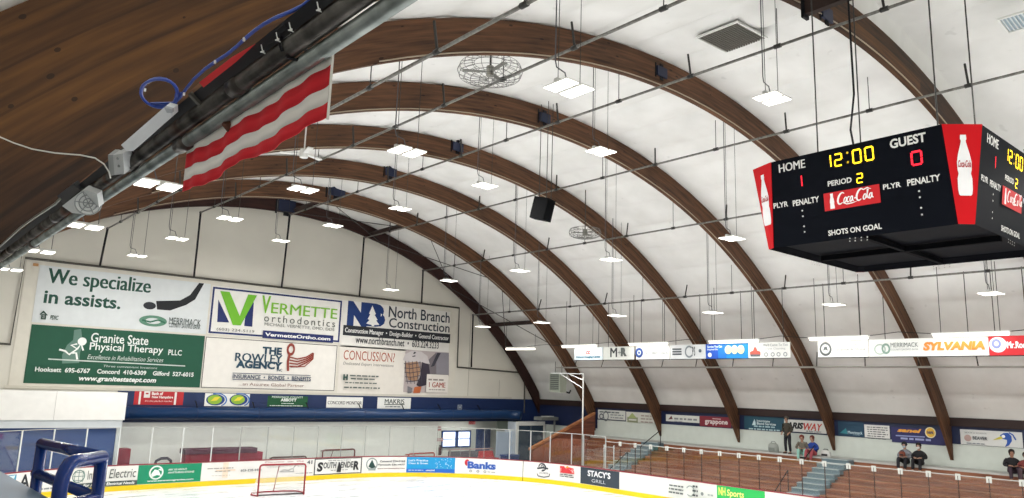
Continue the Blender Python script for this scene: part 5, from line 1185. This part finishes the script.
# white access box
def slab(corners, rho, thick, mt):
    P = [onrho(x, y, rho) for x, y in corners]; mb = MB(); n = (P[1]-P[0]).cross(P[2]-P[0]).normalized()
    if n.dot(ray(*corners[0])) < 0: n = -n
    mb.prism(P, n*thick, mt); return mb, P
t = thing('access_point', 'long white plastic box fixed under the cable coil', 'box', onrho(147, 128, 1.23))
mb, P = slab(((121, 145), (127, 151.5), (133, 151), (172, 116.5), (171.5, 109.5), (164, 107.5)), 1.17, .03, mat('e6eaec', .4)); mb.build('casing', t)
mb, P = slab(((164, 107.5), (171.5, 109.5), (172, 113), (167, 113)), 1.168, .01, mat('b3b9be', .4)); mb.build('end_cap', t)
# junction box with emergency heads
t = thing('junction_box', 'small pale metal junction box with a white cable entering it', 'box', onrho(118, 165, 1.2))
mb, P = slab(((113, 155), (123, 153.5), (124.5, 174), (114.5, 175)), 1.19, .05, mat('b5b8b8', .4, .2)); mb.build('casing', t)
mb, P = slab(((108, 155), (113, 155), (114.5, 175), (109, 176)), 1.2, .04, mat('8f9392', .4, .2)); mb.build('side_cover', t)
mb = MB()
for x, y in ((118, 158.5), (119, 166)): mb.sphere(onrho(x, y, 1.187), .007, mat('7a7e7e', .4), 10, 6)
mb.build('knockout', t)
mb = MB(); mb.tube([onrho(x, y, 1.19) for x, y in ((-14, 128), (0, 137), (14, 143), (32, 149), (55, 153), (80, 155), (95, 158), (104, 164), (109, 172), (110.5, 178))], .0032, mat('cfcfc8', .5), 6); lone('white_cable', mb, 'white cable drooping across the dark wood to the junction box', 'cable', onrho(50, 152, 1.19), smooth=True)
# round white fitting
t = thing('round_fitting', 'white bracket with round ribbed lamp fitting on the pipes', 'fitting', onrho(85, 202, 1.18))
mb, P = slab(((62, 206), (84, 189), (97, 194), (99, 207), (88, 215), (72, 213)), 1.19, .03, mat('c4c7c6', .5)); mb.build('bracket', t)
c = onrho(88.3, 203, 1.17); n = -ray(88, 203).normalized(); a1 = n.cross(V((0, 0, 1))).normalized(); a2 = n.cross(a1); rr = .062
mb = MB(); mb.add([c+(a1*cos(k*pi/12)+a2*sin(k*pi/12))*rr for k in range(24)]+[c-n*.03+(a1*cos(k*pi/12)+a2*sin(k*pi/12))*rr for k in range(24)], [tuple(range(24))]+[(k, (k+1) % 24, (k+1) % 24+24, k+24) for k in range(24)], mat('d5d8d8', .3)); mb.build('lens', t)
mb = MB()
for f in (.35, .65, .95): mb.tube([c+n*.003+(a1*cos(k*pi/12)+a2*sin(k*pi/12))*rr*f for k in range(24)], .003, mat('8f9494', .4), 4, True)
for k in range(6): mb.tube([c+n*.003, c+n*.003+(a1*cos(k*pi/3)+a2*sin(k*pi/3))*rr*.95], .0025, mat('8f9494', .4), 4)
mb.build('ribs', t)
t = thing('flex_conduit', 'thin grey conduit curving up to a dark box beside the round fitting', 'conduit', onrho(30, 230, 1.2))
mb = MB(); mb.tube([onrho(x, y, 1.205) for x, y in ((-4, 250), (8, 239), (20, 228), (35, 217), (46, 210), (55, 204), (60, 199))], .007, mat('84877f', .4, .4), 8); mb.build('tube', t, True)
mb, P = slab(((57, 196), (73, 184), (80, 190), (63, 204)), 1.215, .03, mat('22262a', .5)); mb.build('dark_box', t)

# striped bunting hanging under the lower pipe
t = thing('striped_bunting', 'red and white striped cloth bunting hanging below the overhead pipes', 'bunting', (lp(45, RHO)[0], 2.4, CH+.7))
XF = lp(45.0, RHO)[0]+.004
def hz(ph, yy): return CH+XF*math.tan(radians(ph))
bd = [46.2, 44.0, 41.9, 40.1, 38.4]
cl = [mat('f3efe8', .8), mat('d91f2c', .8), mat('f3efe8', .8), mat('d91f2c', .8)]
for k in range(4):
    mb = MB(); NN = 60; vs = []; fs = []
    for i in range(NN+1):
        y = XF*1.4142*(1.455+(2.40-1.455)*i/NN)
        def edge(b, e):
            if b in (0, 4): w = 0
            else: w = .7*sin(i*.23+.6)+.4*sin(i*.11+b*.4)
            base = bd[b]+w*.32
            if b == 4: base += .35*sin(i*.23+.6)+.1
            return base
        wob = .004*sin(i*.8)+.003*sin(i*.33)
        for e in (edge(k, i), edge(k+1, i)): vs.append((XF+wob, y, hz(e, y)))
    for i in range(NN): fs.append((2*i, 2*i+1, 2*i+3, 2*i+2))
    mb.add(vs, fs, cl[k]); o = mb.build(('white' if k % 2 == 0 else 'red')+'_stripe', t, True, recalc=False)
    sm = o.modifiers.new('thickness', 'SOLIDIFY'); sm.thickness = .003
yn = XF*1.4142*1.455; mb = MB(); mb.bb((XF-.003, yn-.003, hz(38.4, 0)-.0), (XF+.004, yn, hz(45.2, 0)), mat('b9b7b0', .8)); mb.build('hem', t)

# ------------------------------------------------------------------ blue railing on the gallery
BLU = mat('0d2a68', .22, spec=.28); rr = .0235; zt_ = 4.14
P1, P2, P3 = at(42, 443.5, 2, zt_), at(102, 457, 2, zt_), at(68, 462.5, 2, zt_)
def below(p, z): return V((p.x, p.y, z))
zm = CH+(at(33, 474, 1, P1.y)-CAM).z; zf = 3.02
t = thing('blue_railing', 'glossy navy blue tubular railing in the lower corner', 'railing', below(P2, zf))
mb = MB(); mb.tube([below(P1, zf), P1+V((0, 0, .0))], rr, BLU, 14); mb.build('post', t, True)
mb = MB(); mb.tube([below(P2, zf), P2], rr, BLU, 14); mb.build('post', t, True)
mb = MB(); dv = (P3-P2); L = dv.length; dv.normalize(); pts = [P2]+[P2+dv*L*.86]+[P2+dv*(L*.86+.06*sin(a))+V((0, 0, -.09*(1-cos(a)))) for a in (.35, .7, 1.05, 1.4, pi/2)]+[below(P2+dv*(L*.86+.06), zf)]
mb.tube(pts, rr*1.08, BLU, 14); mb.build('bent_rail', t, True)
mb = MB(); mb.tube([P1, P2], rr*1.02, BLU, 14); mb.sphere(P1, rr*1.05, BLU, 12, 8); mb.sphere(P2, rr*1.05, BLU, 12, 8); mb.build('top_rail', t, True)
Q1, Q2 = below(P1, zm), below(P2, zm-.02); mb = MB(); mb.tube([Q1+(Q1-Q2).normalized()*.03, Q2], rr*.95, BLU, 14); mb.build('mid_rail', t, True)
E3 = below(P2+dv*(L*.86+.06), zm-.02); mb = MB(); mb.tube([Q2, E3], rr*.95, BLU, 14); mb.build('mid_rail', t, True)
# grey counter ledge beside it
a, b = at(0, 471, 2, 3.95), at(52, 500, 2, 3.95); d = (b-a).normalized(); n = V((d.y, -d.x, 0))
if n.x > 0: n = -n
mb = MB(); mb.prism([a-d*.8, b+d*.9, b+d*.9+n*.34, a-d*.8+n*.34], (0, 0, -.05), mat('5c7286', .5)); 
mb.prism([a-d*.8+n*.03-V((0, 0, .05)), b+d*.9+n*.03-V((0, 0, .05)), b+d*.9+n*.3-V((0, 0, .05)), a-d*.8+n*.3-V((0, 0, .05))], (0, 0, -.88), mat('33404c', .6)); lone('counter_ledge', mb, 'blue grey counter ledge beside the blue railing', 'ledge', below((a+b)/2, 3.02))
mb = MB(); mb.bb((XL, -3, 2.9), (1.0, 4.9, 3.02), mat('7d7f80', .8)); struct('floor_gallery', mb)
# ------------------------------------------------------------------ spectators
def skin(name, verts, edges, radii, mt, parent, root=0, sub=2):
    me = bpy.data.meshes.new(name); me.from_pydata([tuple(v) for v in verts], edges, []); o = bpy.data.objects.new(name, me); COL.objects.link(o)
    o.modifiers.new('s', 'SKIN'); sl = me.skin_vertices[0].data
    for i, r in enumerate(radii):
        r = r if isinstance(r, tuple) else (r, r); sl[i].radius = r; sl[i].use_root = (i == root)
    m2 = o.modifiers.new('u', 'SUBSURF'); m2.levels = sub; m2.render_levels = sub
    bpy.context.view_layer.update()
    ev = o.evaluated_get(bpy.context.evaluated_depsgraph_get()); m3 = bpy.data.meshes.new_from_object(ev); m3.name = name
    bpy.data.objects.remove(o); bpy.data.meshes.remove(me); m3.materials.clear(); m3.materials.append(mt)
    m3.polygons.foreach_set('use_smooth', [True]*len(m3.polygons))
    ob = bpy.data.objects.new(name, m3); COL.objects.link(ob); ob.parent = parent
    return ob
def person(label, loc, face, pose, cols, mask=None, hat=None, k=1.0, hands='lap', lean=0.0, extra=None):
    """joints are set out facing -x (toward the ice); face turns the figure about the vertical"""
    root = thing('person', label, 'person', loc, 'spectators on the bleachers')
    R = Matrix.Rotation(face, 3, 'Z'); T = lambda p: R @ (V(p)*k)
    SK = mat(cols['skin'], .6)
    if pose == 'stand':
        pel, che, nec, hd = V((0, 0, .94)), V((-.02-lean*.3, 0, 1.28)), V((-.03-lean*.4, 0, 1.47)), V((-.06-lean*.5, 0, 1.62))
        hip, kne, ank, toe = lambda s: V((0, .10*s, .9)), lambda s: V((-.03, .12*s, .5)), lambda s: V((.02, .13*s, .09)), lambda s: V((-.16, .15*s, .04))
        sho, elb = lambda s: V((-.02, .19*s, 1.375)), lambda s: V((.03, .27*s, 1.13))
        han = lambda s: V((-.16, .20*s, .97))
    else:
        pel, che, nec, hd = V((.0, 0, .10)), V((-.04-lean*.3, 0, .42)), V((-.06-lean*.45, 0, .60)), V((-.10-lean*.55, 0, .75))
        hip, kne, ank, toe = lambda s: V((-.02, .10*s, .09)), lambda s: V((-.40, .14*s, .25)), lambda s: V((-.50, .13*s, -.165)), lambda s: V((-.66, .15*s, -.205))
        sho, elb = lambda s: V((-.05-lean*.4, .19*s, .515)), lambda s: V((-.08-lean*.3, .27*s, .31))
        han = lambda s: V((-.32, .09*s, .31))
    # body: one continuous surface - pelvis, spine, neck, head, arms with hands and fingers, legs
    vs, es, rs = [], [], []
    def add(p, r, par=None):
        vs.append(T(p)); rs.append(tuple(x*k for x in r) if isinstance(r, tuple) else r*k); i = len(vs)-1
        if par is not None: es.append((par, i))
        return i
    b0 = add(pel, (.11, .10)); b1 = add((pel+che)/2, (.10, .09), b0); b2 = add(che, (.105, .085), b1); n0 = add(nec, .052, b2); h0 = add(nec+(hd-nec)*.45+V((-.01, 0, 0)), .062, n0); h1 = add(hd, (.083, .088), h0); h2 = add(hd+V((.01, 0, .09)), (.07, .072), h1)
    for s in (-1, 1):
        a0 = add(V((sho(s).x, sho(s).y*.72, sho(s).z-.06)), .028, b2); a1 = add(elb(s), .028, a0); w = han(s); a2 = add(w+(elb(s)-w).normalized()*.07, .028, a1); pm = add(w, .034, a2)
        dr = (w-elb(s)).normalized(); sd = V((0, 1, 0))-dr*dr.y; sd.normalize()
        for q, ln in zip((-1.5, -.5, .5, 1.5), (.06, .075, .07, .055)):
            f0 = add(w+dr*.04+sd*q*.02, .0095, pm); f1 = add(w+dr*(.04+ln*.5)+sd*q*.021+V((0, 0, -.012)), .0085, f0); add(w+dr*(.04+ln)+sd*q*.021+V((0, 0, -.03)), .0075, f1)
        th = add(w-sd*s*.04+dr*.005, .0105, pm); add(w-sd*s*.06+dr*.04, .009, th)
        l0 = add(hip(s), .075, b0); l1 = add(kne(s), .054, l0); l2 = add(ank(s), .038, l1); add(toe(s), .034, l2)
    skin('body', vs, es, rs, SK, root)
    # jacket
    vs, es, rs = [], [], []; c0 = add(pel+V((0, 0, -.18 if pose == 'stand' else .0)), (.18, .15)); c1 = add((pel+che)/2, (.17, .145), c0); c2 = add(che, (.165, .135), c1); c3 = add((che+nec)/2+V((0, 0, .03)), (.145, .11), c2); c4 = add(nec+V((0, 0, .0)), (.075, .075), c3); 
    for s in (-1, 1):
        a0 = add(sho(s)+V((0, -.03*s, -.01)), .088, c2); am = add((sho(s)+elb(s))/2, .075, a0); a1 = add(elb(s), .066, am); w = han(s); add(w+(elb(s)-w).normalized()*.07, .046, a1)
    skin('jacket', vs, es, rs, mat(cols['top'], .8), root)
    vs, es, rs = [], [], []; p0 = add(pel+V((0, 0, .02 if pose == 'stand' else -.03)), (.13, .115))
    for s in (-1, 1):
        l0 = add(hip(s)+(kne(s)-hip(s))*.22, .092, p0); lm = add((hip(s)+kne(s))/2, .088, l0); l1 = add(kne(s), .078, lm); add(ank(s)+V((0, 0, .0)), .06, l1)
    skin('trousers', vs, es, rs, mat(cols['legs'], .8), root)
    for s in (-1, 1):
        vs, es, rs = [], [], []; q0 = add(ank(s)+V((.05, 0, -.05)), .045); q1 = add(ank(s)+V((-.05, 0, -.06)), .05, q0); add(toe(s)+V((-.02, 0, -.01)), .042, q1); skin('shoe', vs, es, rs, mat(cols['shoe'], .6), root, sub=1)
    h = T(hd); mb = MB()
    if hat: 
        mb.sphere(h+R @ V((.01*k, 0, .05*k)), .115*k, mat(hat, .8), 14, 8, (1, .95, .95)); nm = 'hat'
        mb.tube([h+R @ (V((.012+.112*cos(a), .107*sin(a), .045))*k) for a in [j*pi/8 for j in range(16)]], .016*k, mat(hat, .8), 6, True)
    else: mb.sphere(h+R @ V((.025*k, 0, .045*k)), .112*k, mat(cols['hair'], .8), 14, 8, (1, .95, 1)); mb.sphere(h+R @ V((.06*k, 0, -.03*k)), .085*k, mat(cols['hair'], .8), 12, 8, (.6, 1, 1.2)); nm = 'hair'
    # keep the face clear of hair
    mb.v = [tuple(V(v)) if (R.transposed() @ (V(v)-h)).x > -.045*k or (R.transposed() @ (V(v)-h)).z > .07*k else tuple(h+R @ V((-.045*k, (R.transposed() @ (V(v)-h)).y, (R.transposed() @ (V(v)-h)).z))) for v in mb.v]
    o = mb.build(nm, None, True); o.parent = root
    mb = MB()
    for s in (-1, 1): mb.sphere(h+R @ (V((-.086, .032*s, .012))*k), .012*k, mat('1d1a1a', .4), 8, 6)
    mb.tube([h+R @ (V(p)*k) for p in ((-.085, 0, .02), (-.105, 0, -.018), (-.09, 0, -.03))], [.008*k, .014*k, .01*k], SK, 6)
    if not mask: mb.box(h+R @ (V((-.082, 0, -.055))*k), (.012*k, .045*k, .01*k), mat('8a4a44'), R)
    for s in (-1, 1): mb.sphere(h+R @ (V((.01, .088*s, -.005))*k), .024*k, SK, 8, 6, (.7, .5, 1.2))
    o = mb.build('face_features', None, True); o.parent = root
    if mask: mb = MB(); mb.sphere(h+R @ (V((-.055, 0, -.05))*k), .06*k, mat(mask, .8), 12, 8, (.75, 1.05, .85)); o = mb.build('face_mask', None, True); o.parent = root
    return root
wz = ZT
p = at(787.5, 451, 0, 33.1)
person('person standing on the top deck in a dark olive jacket and dark trousers', (33.15, p.y, wz-.01), -.15, 'stand', dict(skin='a8826c', top='3f3c33', legs='22252c', shoe='1b1b1d', hair='3a2c22'), hat='4b4640', k=.955)
yA, yB = at(803.5, 448, 0, 33.0).y+.05, at(812, 448, 0, 33.0).y-.06
SX, SZ = XT+.22, ZT+.005
person('person seated in grey camouflage hoodie with pale teal trousers, bending forward', (SX, yA, SZ), .3, 'sit', dict(skin='b08a76', top='6e6a5f', legs='8fc0b4', shoe='7fae9f', hair='6a2f26'), lean=.35)
person('person seated in a bright blue jacket with red trousers and dark strap', (SX, yB, SZ), -.1, 'sit', dict(skin='b08a76', top='1d3c8c', legs='a8525a', shoe='2a2a30', hair='5a2a22'), lean=.1)
y1, y2 = at(905.5, 462, 0, 33.0).y, at(919.5, 462, 0, 33.0).y
person('person seated in a grey hoodie with dark hat and face mask', (SX, y1, SZ), .0, 'sit', dict(skin='b08a76', top='7e8188', legs='1f2127', shoe='1b1b1d', hair='2a211c'), mask='9fb0bd', hat='1f2126')
person('person seated in a black jacket with a white face mask', (SX, y2, SZ), .05, 'sit', dict(skin='b08a76', top='15171b', legs='17181c', shoe='141416', hair='2a211c'), mask='d5d8d6')
y3 = at(1011.5, 466, 0, 33.0).y
person('person seated in a black coat with legs stretched out along the deck', (SX, y3, SZ), .45, 'sit', dict(skin='a07a66', top='1a1a1e', legs='3a2c38', shoe='141416', hair='1f1815'))
y4 = at(1026, 466, 0, 33.0).y
person('person seated in dull red at the very edge of the picture', (SX, y4, SZ), .1, 'sit', dict(skin='a07a66', top='7a3a36', legs='4a3a40', shoe='1b1b1d', hair='2a1c17'), k=.92)
# belongings beside them
def bag(label, loc, d, h, h2, handle=True):
    t = thing('bag', label, 'bag', loc); c = V(loc); mb = MB(); W, D, Hh = d
    ring = lambda f, z: [c+V((cos(a)*D/2*f, sin(a)*W/2*f, z)) for a in [k*pi/8 for k in range(16)]]
    L = [(.85, 0), (1, Hh*.15), (1.02, Hh*.5), (.9, Hh*.85), (.5, Hh)]; vs = [p for f, z in L for p in ring(f, z)]
    mb.add(vs, [(j*16+k, j*16+(k+1) % 16, (j+1)*16+(k+1) % 16, (j+1)*16+k) for j in range(4) for k in range(16)]+[tuple(range(15, -1, -1)), tuple(range(64, 80))], mat(h, .8)); mb.build('pouch', t, True)
    mb = MB(); mb.tube([c+V((0, -W*.3, Hh*.85)), c+V((0, -W*.15, Hh*1.15)), c+V((0, W*.15, Hh*1.15)), c+V((0, W*.3, Hh*.85))], .018, mat(h2, .7), 6); mb.build('strap', t, True)
    mb = MB(); mb.bb(c+V((-D*.52, -W*.3, Hh*.2)), c+V((-D*.48, W*.3, Hh*.5)), mat(h2, .7)); mb.build('pocket', t); return t
bag('pale grey bag on the deck left of the standing spectator', (33.2, at(773.5, 450, 0, 33.2).y, ZT), (.5, .35, .42), '9aa09a', '7d8480')
bag('white and black bag on the deck right of the blue jacket', (33.0, at(826, 455, 0, 33.0).y, ZT), (.45, .3, .3), 'c9c9c6', '2b2b2e')
bag('reddish brown bag held on the lap of the grey hoodie', (SX-.34, y1, SZ+.33), (.24, .17, .19), '7a4334', '3a2320')
t = thing('hockey_stick', 'dark hockey stick leaning across the seated pair', 'hockey stick', (SX-.6, yA-.2, ZT-.3)); a, b = at(805, 458, 0, 32.35), at(815, 445, 0, 32.5)
mb = MB(); mb.tube([a, b], .022, M_BLACK, 6); mb.build('shaft', t); mb = MB(); mb.box(a+V((0, .1, 0)), (.03, .26, .07), M_BLACK); mb.build('blade', t)

# ------------------------------------------------------------------ light
def area(name, loc, sx, sy, power, col=(1, .975, .94)):
    l = bpy.data.lights.new(name, 'AREA'); l.shape = 'RECTANGLE'; l.size = sx; l.size_y = sy; l.energy = power; l.color = col
    o = bpy.data.objects.new(name, l); COL.objects.link(o); o.location = loc; return o
for i, q in enumerate(LOCS): area(f'panel_lamp.{i:03d}', (q.x, q.y, q.z-.03), .6, .5, 150)
# the same fixtures go on behind the camera and over its head
for X, Z in ((3.4, 7.6), (8.1, 9.25), (14, 10.62), (20, 9.15), (25.1, 7.62)):
    for Y in ((3.3, -1.6, -6.5, -11.4) if X > 6 else (-6.5, -11.4)): area('panel_lamp', (X, Y, Z), .6, .5, 150)
for (x0, x1, yy) in ((562, 597, 347.5), (629, 668, 346.3), (709, 759, 343), (809, 869, 340.5), (932, 1011, 336.5)):
    y0, y1 = at(x0, yy, 0, 28.75).y, at(x1, yy, 0, 28.75).y; area('strip_lamp', (28.75, (y0+y1)/2, 6.7), .12, abs(y0-y1), 7)
area('lobby_lamp', (29.5, 38.6, 2.45), 3, 1, 60)
w = bpy.data.worlds.new('world'); SC.world = w; w.use_nodes = True
w.node_tree.nodes['Background'].inputs[0].default_value = (.9, .93, 1, 1); w.node_tree.nodes['Background'].inputs[1].default_value = .12
for o in bpy.data.objects:
    if '_o' in o: del o['_o']
SC.view_settings.view_transform = 'Standard'; SC.view_settings.look = 'None'; SC.view_settings.gamma = 1; SC.view_settings.use_curve_mapping = False
SC.view_settings.exposure = 0.12
SC.cycles.use_denoising = True; SC.cycles.max_bounces = 10; SC.cycles.diffuse_bounces = 5; SC.cycles.transparent_max_bounces = 16
